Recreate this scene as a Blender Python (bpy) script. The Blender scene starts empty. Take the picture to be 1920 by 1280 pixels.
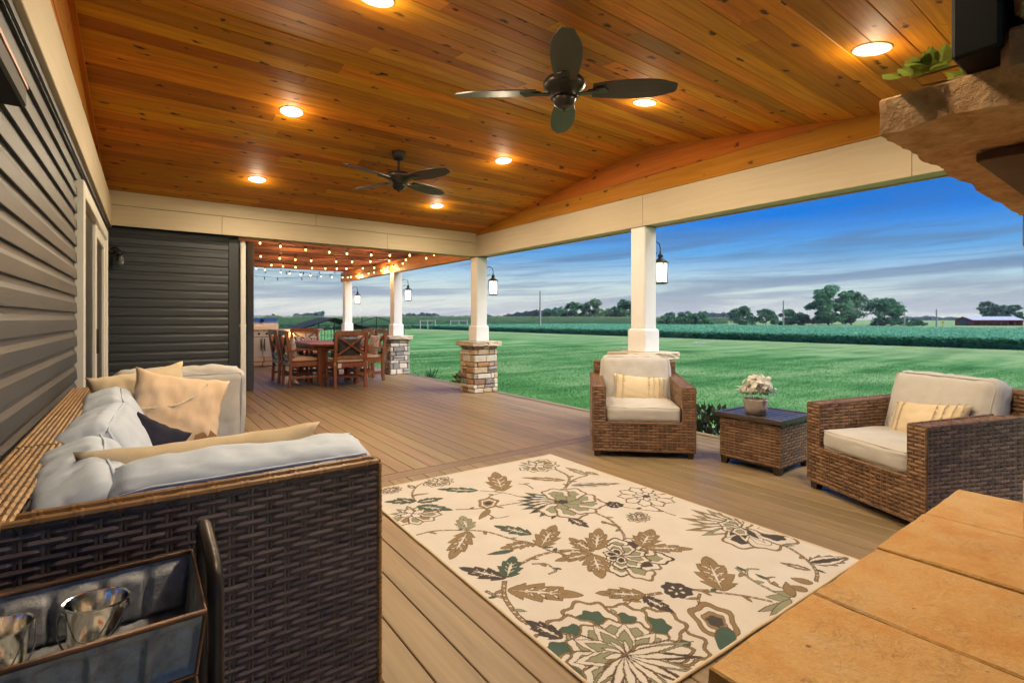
import bpy, bmesh, math, random
import numpy as np
from mathutils import Vector, Matrix, noise

random.seed(7)
SC = bpy.context.scene
COL = SC.collection
R = math.radians

# ------------------------------------------------------------------ camera
cam = bpy.data.cameras.new('camera')
cam.lens = 17.72; cam.sensor_width = 36.0
cam.shift_y = -0.0219
cam.clip_start = 0.02; cam.clip_end = 6000
cam_ob = bpy.data.objects.new('camera', cam)
cam_ob.location = (0, 0, 1.2)
cam_ob.rotation_euler = (R(90), 0, R(-36.45))
COL.objects.link(cam_ob)
SC.camera = cam_ob
SC.view_settings.view_transform = 'Standard'
SC.view_settings.look = 'None'
SC.view_settings.gamma = 1
SC.view_settings.exposure = 0.88
SC.cycles.use_denoising = True
SC.cycles.use_adaptive_sampling = True
SC.cycles.adaptive_threshold = 0.05
SC.cycles.adaptive_min_samples = 12
SC.cycles.max_bounces = 6
SC.cycles.diffuse_bounces = 3
SC.cycles.glossy_bounces = 3
SC.cycles.transmission_bounces = 4
SC.cycles.volume_bounces = 0
SC.cycles.sample_clamp_indirect = 6.0
SC.cycles.caustics_reflective = False
SC.cycles.caustics_refractive = False

# ------------------------------------------------------------------ node helpers
class NT:
    def __init__(s, tree):
        s.t = tree; s.n = tree.nodes; s.l = tree.links
    def add(s, typ, **kw):
        nd = s.n.new(typ)
        for k, v in kw.items():
            if k == 'inp':
                for a, b in v.items():
                    if hasattr(b, 'is_output') or isinstance(b, bpy.types.NodeSocket):
                        s.l.new(b, nd.inputs[a])
                    else:
                        nd.inputs[a].default_value = b
            else:
                setattr(nd, k, v)
        return nd
    def ramp(s, fac, stops, interp='LINEAR'):
        nd = s.n.new('ShaderNodeValToRGB'); cr = nd.color_ramp; cr.interpolation = interp
        while len(cr.elements) < len(stops): cr.elements.new(0.5)
        for e, (p, c) in zip(cr.elements, stops):
            e.position = p; e.color = (c[0], c[1], c[2], 1) if not isinstance(c, (int, float)) else (c, c, c, 1)
        s.l.new(fac, nd.inputs[0]); return nd.outputs[0]
    def math(s, op, a, b=0.0, clamp=False):
        nd = s.n.new('ShaderNodeMath'); nd.operation = op; nd.use_clamp = clamp
        for i, x in enumerate((a, b)):
            if isinstance(x, bpy.types.NodeSocket): s.l.new(x, nd.inputs[i])
            else: nd.inputs[i].default_value = x
        return nd.outputs[0]
    def mix(s, fac, a, b, mode='MIX'):
        nd = s.n.new('ShaderNodeMix'); nd.data_type = 'RGBA'; nd.blend_type = mode
        for i, x in ((0, fac), (6, a), (7, b)):
            if isinstance(x, bpy.types.NodeSocket): s.l.new(x, nd.inputs[i])
            elif i == 0: nd.inputs[0].default_value = x
            else: nd.inputs[i].default_value = (x[0], x[1], x[2], 1)
        return nd.outputs[2]
    def noise(s, vec, scale, detail=4, rough=0.55, dist=0.0):
        nd = s.n.new('ShaderNodeTexNoise')
        nd.inputs['Scale'].default_value = scale; nd.inputs['Detail'].default_value = detail
        nd.inputs['Roughness'].default_value = rough; nd.inputs['Distortion'].default_value = dist
        if vec is not None: s.l.new(vec, nd.inputs['Vector'])
        return nd.outputs[0]
    def mapping(s, vec, scale=(1, 1, 1), rot=(0, 0, 0), loc=(0, 0, 0)):
        nd = s.n.new('ShaderNodeMapping')
        nd.inputs['Scale'].default_value = scale; nd.inputs['Rotation'].default_value = rot; nd.inputs['Location'].default_value = loc
        s.l.new(vec, nd.inputs['Vector']); return nd.outputs[0]

# ------------------------------------------------------------------ world: dusk sky with streaked cloud
world = bpy.data.worlds.new('World'); SC.world = world; world.use_nodes = True
w = NT(world.node_tree); w.n.clear()
tc = w.add('ShaderNodeTexCoord')
sep = w.add('ShaderNodeSeparateXYZ', inp={0: tc.outputs['Generated']})
elev = w.math('ARCSINE', sep.outputs[2])
az = w.math('ARCTAN2', sep.outputs[0], sep.outputs[1])
# clear sky: pale at the horizon, saturated dusk blue higher up
tilt = w.math('ADD', elev, w.math('MULTIPLY', az, 0.022))
clear = w.ramp(w.math('MULTIPLY', tilt, 2.35), [
    (0.0, (0.82, 0.77, 0.68)), (0.08, (0.82, 0.84, 0.74)), (0.19, (0.60, 0.75, 0.76)), (0.33, (0.14, 0.42, 0.80)),
    (0.48, (0.010, 0.205, 0.78)), (0.75, (0.008, 0.13, 0.60)), (1.0, (0.02, 0.12, 0.46))])
cv = w.add('ShaderNodeCombineXYZ', inp={0: w.math('MULTIPLY', az, 1.7),
     1: w.math('MULTIPLY', w.math('SUBTRACT', elev, w.math('MULTIPLY', az, 0.05)), 26.0), 2: 0.4})
n1 = w.noise(cv.outputs[0], 1.0, 10, 0.62, 0.9)
cv2 = w.add('ShaderNodeCombineXYZ', inp={0: w.math('MULTIPLY', az, 5.0),
     1: w.math('MULTIPLY', w.math('SUBTRACT', elev, w.math('MULTIPLY', az, 0.04)), 85.0), 2: 3.1})
n2 = w.noise(cv2.outputs[0], 1.0, 5, 0.6, 0.6)
m1 = w.ramp(n1, [(0.47, 0.0), (0.60, 0.80), (0.74, 0.95)])
m2 = w.ramp(n2, [(0.50, 0.0), (0.66, 0.7)])
low = w.ramp(elev, [(0.0, 1.0), (0.12, 1.0), (0.20, 0.30), (1.0, 0.12)])
cloud = w.math('MULTIPLY', w.math('MAXIMUM', m1, w.math('MULTIPLY', m2, 0.85)), low)
ccol = w.ramp(w.math('MULTIPLY', elev, 3.0), [(0.0, (0.50, 0.52, 0.57)), (0.25, (0.165, 0.275, 0.43)), (0.6, (0.05, 0.17, 0.43)), (1.0, (0.04, 0.15, 0.44))])
skycol = w.mix(cloud, clear, ccol)
bg = w.add('ShaderNodeBackground', inp={'Color': skycol, 'Strength': 0.55})
wo = w.add('ShaderNodeOutputWorld', inp={'Surface': bg.outputs[0]})

# ------------------------------------------------------------------ soft dusk sun (sky glow, no hard shadow)
sun = bpy.data.lights.new('sun', 'SUN'); sun.energy = 3.4; sun.angle = R(35); sun.color = (1.0, 0.985, 0.96)
sun_ob = bpy.data.objects.new('sun', sun); COL.objects.link(sun_ob)
_d = Vector((0.40, -0.64, 1.08)).normalized()
sun_ob.rotation_euler = (-_d).to_track_quat('-Z', 'Y').to_euler()
sun_ob.location = (30, -30, 40)
LAMP_W = 16.0           # each recessed ceiling lamp

# ------------------------------------------------------------------ object helpers
MAT = {}
XF = {}
def mw(o):
    return XF.get(o.name, Matrix.Identity(4))
def tag(o, label=None, cat=None, group=None, kind=None):
    if label: o['label'] = label
    if cat: o['category'] = cat
    if group: o['group'] = group
    if kind: o['kind'] = kind
    return o
def thing(name, label=None, cat=None, loc=(0, 0, 0), rotz=0.0, group=None, kind=None, parent=None):
    o = bpy.data.objects.new(name, None); COL.objects.link(o)
    o.empty_display_size = 0.1
    o.location = loc; o.rotation_euler = (0, 0, rotz)
    m = Matrix.Translation(Vector(loc)) @ Matrix.Rotation(rotz, 4, 'Z')
    if parent is not None:
        o.parent = parent; m = mw(parent) @ m
    XF[o.name] = m
    tag(o, label, cat, group, kind)
    return o
def link_mesh(name, me, parent=None, loc=None, rot=None, scale=None, mat=None):
    o = bpy.data.objects.new(name, me); COL.objects.link(o)
    if parent is not None: o.parent = parent
    if loc is not None: o.location = loc
    if rot is not None: o.rotation_euler = rot
    if scale is not None: o.scale = scale
    if mat is not None and not me.materials: me.materials.append(mat)
    m = Matrix.LocRotScale(Vector(loc or (0, 0, 0)), o.rotation_euler, Vector(scale or (1, 1, 1)))
    XF[o.name] = (mw(parent) if parent is not None else Matrix.Identity(4)) @ m
    return o
def copy_tree(o, parent=None):
    c = o.copy(); COL.objects.link(c); c.parent = parent
    for ch in [x for x in CH.get(o.name, [])]: copy_tree(ch, c)
    return c
CH = {}
def index_children(root):
    kids = [x for x in COL.objects if x.parent == root]
    CH[root.name] = kids
    for k in kids: index_children(k)

class MB:
    def __init__(s): s.v = []; s.f = []; s.m = []; s.M = None
    def add(s, vs, fs, mi=0):
        b = len(s.v)
        if s.M is not None: vs = [tuple(s.M @ Vector(x)) for x in vs]
        s.v.extend([tuple(x) for x in vs])
        for f in fs: s.f.append(tuple(i + b for i in f)); s.m.append(mi)
        return s
    def box(s, c, d, mi=0, rot=None):
        x, y, z = d[0] / 2, d[1] / 2, d[2] / 2
        vs = [Vector((a * x, b_ * y, e * z)) for a in (-1, 1) for b_ in (-1, 1) for e in (-1, 1)]
        if rot is not None:
            if not isinstance(rot, Matrix): rot = Matrix.Rotation(rot[2], 3, 'Z') @ Matrix.Rotation(rot[1], 3, 'Y') @ Matrix.Rotation(rot[0], 3, 'X')
            vs = [rot @ v for v in vs]
        vs = [v + Vector(c) for v in vs]
        return s.add(vs, [(0, 1, 3, 2), (4, 6, 7, 5), (0, 4, 5, 1), (2, 3, 7, 6), (0, 2, 6, 4), (1, 5, 7, 3)], mi)
    def cbox(s, c, d, b=0.006, mi=0, rot=None):
        """box with chamfered edges"""
        x, y, z = d[0] / 2, d[1] / 2, d[2] / 2
        b = min(b, x * .9, y * .9, z * .9)
        bm = bmesh.new(); bmesh.ops.create_cube(bm, size=1)
        bmesh.ops.scale(bm, vec=(2 * x, 2 * y, 2 * z), verts=bm.verts)
        bmesh.ops.bevel(bm, geom=bm.edges[:], offset=b, segments=1, affect='EDGES')
        bm.verts.index_update()
        vs = [v.co.copy() for v in bm.verts]; fs = [[v.index for v in f.verts] for f in bm.faces]; bm.free()
        if rot is not None:
            if not isinstance(rot, Matrix): rot = Matrix.Rotation(rot[2], 3, 'Z') @ Matrix.Rotation(rot[1], 3, 'Y') @ Matrix.Rotation(rot[0], 3, 'X')
            vs = [rot @ v for v in vs]
        return s.add([v + Vector(c) for v in vs], fs, mi)
    def bar(s, a, b, w, h, mi=0, up=(0, 0, 1), ch=0.0):
        """rectangular bar from a to b: w across, h along up"""
        a = Vector(a); b = Vector(b); d = (b - a); L = d.length; d.normalize()
        up = Vector(up)
        if abs(d.dot(up)) > 0.98: up = Vector((0, 1, 0))
        sx = d.cross(up).normalized(); sz = sx.cross(d).normalized()
        rot = Matrix((d, sx, sz)).transposed()
        if ch: return s.cbox((a + b) / 2, (L, w, h), ch, mi, rot)
        return s.box((a + b) / 2, (L, w, h), mi, rot)
    def tube(s, pts, r, n=8, mi=0, cap=True, closed=False):
        pts = [Vector(p) for p in pts]; N = len(pts)
        rs = r if isinstance(r, (list, tuple)) else [r] * N
        vs = []; fs = []
        prev = None
        for i, p in enumerate(pts):
            if closed: t = pts[(i + 1) % N] - pts[i - 1]
            else: t = pts[min(i + 1, N - 1)] - pts[max(i - 1, 0)]
            if t.length < 1e-9: t = Vector((0, 0, 1))
            t.normalize()
            ref = prev if prev is not None else (Vector((0, 0, 1)) if abs(t.z) < 0.9 else Vector((1, 0, 0)))
            a = (ref - t * ref.dot(t))
            if a.length < 1e-6: a = t.orthogonal()
            a.normalize(); prev = a; b = t.cross(a)
            for k in range(n):
                th = 2 * math.pi * k / n
                vs.append(p + (a * math.cos(th) + b * math.sin(th)) * rs[i])
        for i in range(N if closed else N - 1):
            j = (i + 1) % N
            for k in range(n):
                k2 = (k + 1) % n
                fs.append((i * n + k, j * n + k, j * n + k2, i * n + k2))
        if cap and not closed:
            fs.append(tuple(range(n - 1, -1, -1))); fs.append(tuple((N - 1) * n + k for k in range(n)))
        return s.add(vs, fs, mi)
    def lathe(s, prof, c=(0, 0, 0), n=20, mi=0, cap0=True, cap1=True):
        vs = []; fs = []; N = len(prof); c = Vector(c)
        for r, z in prof:
            for k in range(n):
                th = 2 * math.pi * k / n
                vs.append(c + Vector((r * math.cos(th), r * math.sin(th), z)))
        for i in range(N - 1):
            for k in range(n):
                k2 = (k + 1) % n
                fs.append((i * n + k, i * n + k2, (i + 1) * n + k2, (i + 1) * n + k))
        if cap0: fs.append(tuple(range(n - 1, -1, -1)))
        if cap1: fs.append(tuple((N - 1) * n + k for k in range(n)))
        return s.add(vs, fs, mi)
    def build(s, name, mats, parent=None, smooth=False, world=False, loc=None, rot=None, kind=None):
        me = bpy.data.meshes.new(name)
        vs = s.v
        if world and parent is not None:
            inv = mw(parent).inverted(); vs = [tuple(inv @ Vector(x)) for x in vs]
        me.from_pydata(vs, [], s.f)
        if not isinstance(mats, (list, tuple)): mats = [mats]
        for m in mats: me.materials.append(m)
        if len(mats) > 1: me.polygons.foreach_set('material_index', s.m)
        if smooth: me.polygons.foreach_set('use_smooth', [True] * len(me.polygons))
        me.update()
        o = link_mesh(name, me, parent, loc, rot)
        if kind: o['kind'] = kind
        return o
def autosmooth(o, ang=40):
    me = o.data
    me.polygons.foreach_set('use_smooth', [True] * len(me.polygons))
    try: me.set_sharp_from_angle(angle=R(ang))
    except Exception: pass
    return o

# ------------------------------------------------------------------ materials
def base_mat(name):
    m = bpy.data.materials.new(name); m.use_nodes = True
    t = NT(m.node_tree); b = t.n['Principled BSDF']
    MAT[name] = m
    return m, t, b
def mat(name, c1, c2=None, scale=8.0, rough=0.6, bump=0.0, bscale=None, metal=0.0, rnd=0.0, stretch=(1, 1, 1), spec=0.5, rough2=None, detail=5):
    m, t, b = base_mat(name)
    c2 = c2 or c1
    tc = t.add('ShaderNodeTexCoord'); oi = t.add('ShaderNodeObjectInfo')
    off = t.math('MULTIPLY', oi.outputs['Random'], 37.0)
    va = t.add('ShaderNodeVectorMath', operation='ADD', inp={0: tc.outputs['Object'], 1: (0, 0, 0)})
    cx = t.add('ShaderNodeCombineXYZ', inp={0: off, 1: off, 2: off}); t.l.new(cx.outputs[0], va.inputs[1])
    vec = t.mapping(va.outputs[0], scale=stretch)
    n = t.noise(vec, scale, detail, 0.6)
    col = t.mix(t.ramp(n, [(0.3, 0.0), (0.7, 1.0)]), c1, c2)
    if rnd:
        k = t.math('ADD', t.math('MULTIPLY', oi.outputs['Random'], 2 * rnd), 1.0 - rnd)
        hsv = t.add('ShaderNodeHueSaturation', inp={'Color': col, 'Value': k}); col = hsv.outputs[0]
    t.l.new(col, b.inputs['Base Color'])
    b.inputs['Roughness'].default_value = rough; b.inputs['Metallic'].default_value = metal
    b.inputs['Specular IOR Level'].default_value = spec
    if rough2 is not None:
        mr = t.add('ShaderNodeMapRange', inp={'Value': n, 'To Min': rough, 'To Max': rough2}); t.l.new(mr.outputs[0], b.inputs['Roughness'])
    if bump:
        n2 = t.noise(vec, bscale or scale * 4, 6, 0.65)
        bp = t.add('ShaderNodeBump', inp={'Strength': bump, 'Distance': 0.01, 'Height': n2}); t.l.new(bp.outputs[0], b.inputs['Normal'])
    return m
def emis(name, col, strength):
    m, t, b = base_mat(name)
    b.inputs['Base Color'].default_value = (col[0], col[1], col[2], 1)
    b.inputs['Emission Color'].default_value = (col[0], col[1], col[2], 1)
    b.inputs['Emission Strength'].default_value = strength
    return m
def glass(name, col=(1, 1, 1), rough=0.0):
    m, t, b = base_mat(name)
    b.inputs['Base Color'].default_value = (col[0], col[1], col[2], 1)
    b.inputs['Transmission Weight'].default_value = 1.0; b.inputs['Roughness'].default_value = rough; b.inputs['IOR'].default_value = 1.45
    return m
def wood_mat(name, ca, cb, cknot, axis=0, rnd=0.25, rough=0.45, knots=True, grain=1.0, kscale=5.0, spec=0.5):
    """boards: long grain along local axis, knots, board to board variation"""
    m, t, b = base_mat(name)
    tc = t.add('ShaderNodeTexCoord'); oi = t.add('ShaderNodeObjectInfo')
    off = t.math('MULTIPLY', oi.outputs['Random'], 61.0)
    cx = t.add('ShaderNodeCombineXYZ', inp={0: off, 1: t.math('MULTIPLY', off, 1.7), 2: 0.0})
    va = t.add('ShaderNodeVectorMath', operation='ADD', inp={0: tc.outputs['Object'], 1: cx.outputs[0]})
    st = [14.0, 14.0, 14.0]; st[axis] = 0.9
    vec = t.mapping(va.outputs[0], scale=st)
    n = t.noise(vec, 1.6 * grain, 6, 0.6, 0.8)
    st2 = [70.0, 70.0, 70.0]; st2[axis] = 1.6
    n2 = t.noise(t.mapping(va.outputs[0], scale=st2), 1.0 * grain, 3, 0.5)
    f = t.math('ADD', t.math('MULTIPLY', n, 0.75), t.math('MULTIPLY', n2, 0.35))
    col = t.mix(t.ramp(f, [(0.35, 0.0), (0.72, 1.0)]), ca, cb)
    if knots:
        ks = [1.9, 1.9, 1.9]; ks[axis] = 0.95
        kv = t.add('ShaderNodeVectorMath', operation='ADD', inp={0: t.mapping(va.outputs[0], scale=ks), 1: (0, 0, 0)})
        wn = t.add('ShaderNodeTexNoise', inp={'Vector': va.outputs[0], 'Scale': 22.0, 'Detail': 3.0})
        ws = t.add('ShaderNodeVectorMath', operation='SCALE', inp={0: wn.outputs['Color'], 'Scale': 0.10}); t.l.new(ws.outputs[0], kv.inputs[1])
        vo = t.add('ShaderNodeTexVoronoi', inp={'Vector': kv.outputs[0], 'Scale': kscale, 'Randomness': 1.0})
        kn = t.ramp(vo.outputs['Distance'], [(0.04, 1.0), (0.12, 0.85), (0.20, 0.0)])
        sepc = t.add('ShaderNodeSeparateColor', inp={0: vo.outputs['Color']})
        kn = t.math('MULTIPLY', kn, t.ramp(sepc.outputs[0], [(0.20, 0.0), (0.30, 1.0)]))
        col = t.mix(kn, col, cknot)
    k = t.math('ADD', t.math('MULTIPLY', oi.outputs['Random'], 2 * rnd), 1.0 - rnd)
    hsv = t.add('ShaderNodeHueSaturation', inp={'Color': col, 'Value': k,
        'Hue': t.math('ADD', t.math('MULTIPLY', t.math('FRACT', t.math('MULTIPLY', oi.outputs['Random'], 7.3)), 0.024), 0.488)})
    t.l.new(hsv.outputs[0], b.inputs['Base Color'])
    b.inputs['Roughness'].default_value = rough; b.inputs['Specular IOR Level'].default_value = spec
    bp = t.add('ShaderNodeBump', inp={'Strength': 0.18, 'Distance': 0.004, 'Height': n2}); t.l.new(bp.outputs[0], b.inputs['Normal'])
    return m
def leaf_mat(name, c1, c2, rough=0.55):
    m, t, b = base_mat(name)
    tc = t.add('ShaderNodeTexCoord'); oi = t.add('ShaderNodeObjectInfo')
    n = t.noise(tc.outputs['Object'], 1.3, 3, 0.6)
    ge = t.add('ShaderNodeNewGeometry')
    f = t.math('ADD', t.math('MULTIPLY', n, 0.6), t.math('MULTIPLY', ge.outputs['Random Per Island'], 0.4))
    col = t.mix(t.ramp(f, [(0.25, 0.0), (0.75, 1.0)]), c1, c2)
    hsv = t.add('ShaderNodeHueSaturation', inp={'Color': col, 'Value': t.math('ADD', t.math('MULTIPLY', oi.outputs['Random'], 0.4), 0.8)})
    t.l.new(hsv.outputs[0], b.inputs['Base Color']); b.inputs['Roughness'].default_value = rough
    b.inputs['Specular IOR Level'].default_value = 0.25
    tr = t.add('ShaderNodeBsdfTranslucent', inp={'Color': hsv.outputs[0]})
    mx = t.add('ShaderNodeMixShader', inp={0: 0.42, 1: b.outputs[0], 2: tr.outputs[0]})
    out = [n_ for n_ in t.n if n_.type == 'OUTPUT_MATERIAL'][0]; t.l.new(mx.outputs[0], out.inputs['Surface'])
    return m

M_deck = wood_mat('composite_deck_board', (0.172, 0.118, 0.058), (0.272, 0.190, 0.102), (0.1, 0.06, 0.03), axis=0, rnd=0.14, rough=0.46, knots=False, grain=0.7)
M_ceil = wood_mat('knotty_cedar', (0.33, 0.108, 0.003), (0.60, 0.232, 0.007), (0.035, 0.011, 0.002), axis=0, rnd=0.30, rough=0.6, spec=0.22)
M_cedar_trim = wood_mat('cedar_trim', (0.34, 0.105, 0.004), (0.50, 0.175, 0.008), (0.07, 0.022, 0.004), axis=0, rnd=0.12, rough=0.6, kscale=4.5, spec=0.2)
M_pergola = wood_mat('stained_pergola_wood', (0.17, 0.055, 0.030), (0.34, 0.125, 0.07), (0.05, 0.02, 0.012), axis=0, rnd=0.18, rough=0.6, kscale=4.0)
M_pergbeam = wood_mat('pergola_beam_wood', (0.34, 0.10, 0.022), (0.52, 0.19, 0.05), (0.08, 0.03, 0.012), axis=0, rnd=0.1, rough=0.55, kscale=3.0)
M_teak = wood_mat('red_brown_teak', (0.17, 0.045, 0.014), (0.30, 0.095, 0.03), (0.05, 0.015, 0.006), axis=2, rnd=0.15, rough=0.45, knots=False)
M_siding = mat('grey_vinyl_siding', (0.016, 0.021, 0.026), (0.022, 0.028, 0.034), 3.0, 0.48, 0.12, 60, rnd=0.06, stretch=(0.2, 3, 3))
M_navy = mat('dark_slate_trim', (0.040, 0.045, 0.058), (0.048, 0.053, 0.066), 4, 0.5)
M_cream = mat('cream_painted_board', (0.47, 0.385, 0.255), (0.53, 0.44, 0.305), 5, 0.6, 0.15, 90, rnd=0.03, stretch=(0.4, 1, 6))
M_post = mat('white_painted_post', (0.74, 0.73, 0.72), (0.80, 0.79, 0.78), 6, 0.55, 0.12, 60)
M_white = mat('white_vinyl', (0.66, 0.64, 0.58), (0.72, 0.70, 0.65), 5, 0.4)
M_capstone = mat('sandstone_cap', (0.44, 0.35, 0.25), (0.56, 0.47, 0.36), 9, 0.8, 0.5, 45, rnd=0.1)
def hearth_mat():
    m, t, b = base_mat('tan_hearth_stone')
    tc = t.add('ShaderNodeTexCoord'); oi = t.add('ShaderNodeObjectInfo')
    off = t.math('MULTIPLY', oi.outputs['Random'], 40.0); cx = t.add('ShaderNodeCombineXYZ', inp={0: off, 1: off, 2: 0.0})
    v = t.add('ShaderNodeVectorMath', operation='ADD', inp={0: tc.outputs['Object'], 1: cx.outputs[0]}).outputs[0]
    n1 = t.noise(v, 4.5, 8, 0.68, 0.2); n2 = t.noise(v, 24, 4, 0.6, 1.4)
    col = t.ramp(n1, [(0.32, (0.56, 0.375, 0.170)), (0.50, (0.55, 0.315, 0.095)), (0.66, (0.50, 0.225, 0.042))])
    line = t.ramp(n2, [(0.465, 0.0), (0.495, 0.28), (0.525, 0.0)])
    line = t.math('MULTIPLY', line, t.ramp(t.noise(v, 5, 3), [(0.45, 0.0), (0.6, 1.0)]))
    col = t.mix(line, col, (0.30, 0.13, 0.04))
    gr = t.ramp(t.noise(v, 85, 4, 0.75), [(0.30, 0.0), (0.70, 1.0)]); col = t.mix(t.math('MULTIPLY', gr, 0.38), col, (0.36, 0.19, 0.06))
    sp = t.ramp(t.noise(v, 26, 2, 0.5), [(0.74, 0.0), (0.80, 0.8)]); col = t.mix(sp, col, (0.16, 0.08, 0.035))
    t.l.new(col, b.inputs['Base Color']); b.inputs['Roughness'].default_value = 0.8
    h = t.math('ADD', t.noise(v, 45, 6, 0.7), t.math('MULTIPLY', line, -0.5))
    bp = t.add('ShaderNodeBump', inp={'Strength': 0.9, 'Distance': 0.009, 'Height': h}); t.l.new(bp.outputs[0], b.inputs['Normal'])
    return m
M_hearth = hearth_mat()
M_mantel = mat('rough_mantel_stone', (0.42, 0.20, 0.07), (0.70, 0.43, 0.21), 26, 0.9, 1.0, 75)
STONES = [mat('ledge_stone_tan', (0.44, 0.31, 0.19), (0.54, 0.42, 0.29), 18, 0.85, 0.6, 70, rnd=0.15),
          mat('ledge_stone_rust', (0.30, 0.14, 0.06), (0.46, 0.25, 0.12), 14, 0.85, 0.6, 70, rnd=0.2),
          mat('ledge_stone_grey', (0.19, 0.17, 0.16), (0.33, 0.29, 0.26), 16, 0.85, 0.6, 70, rnd=0.2),
          mat('ledge_stone_pale', (0.50, 0.44, 0.36), (0.62, 0.56, 0.47), 16, 0.85, 0.6, 70, rnd=0.1),
          mat('ledge_stone_brown', (0.20, 0.12, 0.08), (0.34, 0.21, 0.13), 14, 0.85, 0.6, 70, rnd=0.2)]
GSTONES = [mat('ledge_stone_dusk', (0.28, 0.25, 0.22), (0.42, 0.38, 0.33), 14, 0.85, 0.6, 70, rnd=0.2),
           mat('ledge_stone_slate', (0.20, 0.19, 0.18), (0.32, 0.30, 0.28), 14, 0.85, 0.6, 70, rnd=0.2)]
M_mortar = mat('dark_mortar', (0.07, 0.06, 0.05), (0.11, 0.09, 0.075), 30, 0.95, 0.6, 90)
def wicker_mat(name, ca, cb, rough=0.42):
    m, t, b = base_mat(name)
    tc = t.add('ShaderNodeTexCoord'); ge = t.add('ShaderNodeNewGeometry')
    n = t.noise(t.mapping(tc.outputs['Object'], scale=(1, 1, 2.5)), 45, 4, 0.6)
    f = t.math('ADD', t.math('MULTIPLY', ge.outputs['Random Per Island'], 0.75), t.math('MULTIPLY', n, 0.35))
    t.l.new(t.mix(t.ramp(f, [(0.15, 0.0), (0.95, 1.0)]), ca, cb), b.inputs['Base Color'])
    b.inputs['Roughness'].default_value = rough
    n2 = t.noise(tc.outputs['Object'], 170, 3, 0.6)
    bp = t.add('ShaderNodeBump', inp={'Strength': 0.22, 'Distance': 0.003, 'Height': n2}); t.l.new(bp.outputs[0], b.inputs['Normal'])
    return m
M_wick = wicker_mat('brown_resin_wicker', (0.105, 0.056, 0.030), (0.285, 0.165, 0.092))
M_wickdark = wicker_mat('charcoal_brown_wicker', (0.060, 0.044, 0.042), (0.170, 0.128, 0.115))
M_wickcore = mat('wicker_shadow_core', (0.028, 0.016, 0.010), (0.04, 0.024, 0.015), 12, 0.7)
M_wickseat = wicker_mat('tan_flat_wicker', (0.20, 0.105, 0.034), (0.40, 0.225, 0.08), 0.38)
M_cush = mat('oatmeal_cushion_fabric', (0.48, 0.46, 0.43), (0.54, 0.52, 0.485), 12, 0.9, 0.25, 420, spec=0.2)
M_cushc = mat('cool_grey_cushion_fabric', (0.46, 0.53, 0.645), (0.53, 0.60, 0.71), 9, 0.9, 0.25, 420, spec=0.2)
M_pipe = mat('cushion_piping', (0.50, 0.475, 0.43), (0.54, 0.51, 0.47), 20, 0.9, spec=0.2)
M_peach = mat('peach_suede_pillow', (0.66, 0.47, 0.31), (0.76, 0.60, 0.44), 6, 0.9, 0.3, 200, spec=0.15)
M_beige = mat('beige_linen_pillow', (0.46, 0.36, 0.23), (0.66, 0.55, 0.39), 5, 0.9, 0.3, 260, spec=0.15)
M_gold = mat('pale_gold_pillow', (0.62, 0.50, 0.32), (0.70, 0.58, 0.40), 6, 0.9, 0.25, 200, spec=0.15)
M_navyf = mat('navy_pillow', (0.018, 0.019, 0.034), (0.03, 0.03, 0.05), 9, 0.85, 0.2, 120, spec=0.2)
M_tassel = mat('cream_fringe', (0.66, 0.57, 0.42), (0.74, 0.66, 0.52), 40, 0.95, spec=0.1)
M_black = mat('black_plastic', (0.004, 0.004, 0.005), (0.006, 0.006, 0.007), 10, 0.6, spec=0.2)
M_bronze = mat('dark_bronze_metal', (0.022, 0.014, 0.010), (0.036, 0.024, 0.017), 10, 0.38, metal=0.4)
M_blade = mat('dark_walnut_blade', (0.030, 0.019, 0.013), (0.050, 0.032, 0.022), 12, 0.42, stretch=(0.3, 4, 4))
M_espresso = mat('espresso_metal_slats', (0.045, 0.032, 0.025), (0.062, 0.046, 0.037), 10, 0.30)
M_foot = mat('dark_wood_foot', (0.030, 0.018, 0.010), (0.05, 0.03, 0.018), 12, 0.5)
M_galv = mat('aged_galvanised_metal', (0.20, 0.215, 0.23), (0.48, 0.50, 0.52), 34, 0.46, 0.45, 40, metal=0.18, rough2=0.65)
M_rustrim = mat('rusty_steel_rim', (0.10, 0.06, 0.04), (0.20, 0.11, 0.06), 30, 0.45, 0.2, 60, metal=0.6)
M_tin = mat('shiny_tin', (0.80, 0.77, 0.70), (0.86, 0.84, 0.78), 6, 0.13, 0.05, 20, metal=1.0)
M_wire = mat('steel_wire', (0.45, 0.46, 0.48), None, 6, 0.25, metal=1.0)
M_steel = mat('stainless_steel', (0.55, 0.53, 0.50), (0.62, 0.60, 0.58), 3, 0.42, 0.06, 8, metal=1.0, stretch=(4, 1, 1))
M_paper = mat('paper_slip', (0.72, 0.64, 0.55), (0.76, 0.68, 0.6), 8, 0.8)
M_redprint = mat('red_print', (0.45, 0.08, 0.06), None, 8, 0.8)
M_iron = mat('black_iron', (0.012, 0.012, 0.014), (0.02, 0.02, 0.022), 14, 0.5, metal=0.3)
M_screen = mat('dark_door_screen', (0.025, 0.022, 0.02), (0.03, 0.027, 0.024), 8, 0.35)
M_lens = emis('ceiling_lamp_lens', (1.0, 0.92, 0.76), 26.0)
M_bulb = emis('warm_bulb_glass', (1.0, 0.60, 0.20), 4.5)
M_bulboff = mat('unlit_bulb_glass', (0.10, 0.07, 0.05), (0.16, 0.11, 0.08), 8, 0.2)
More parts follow.
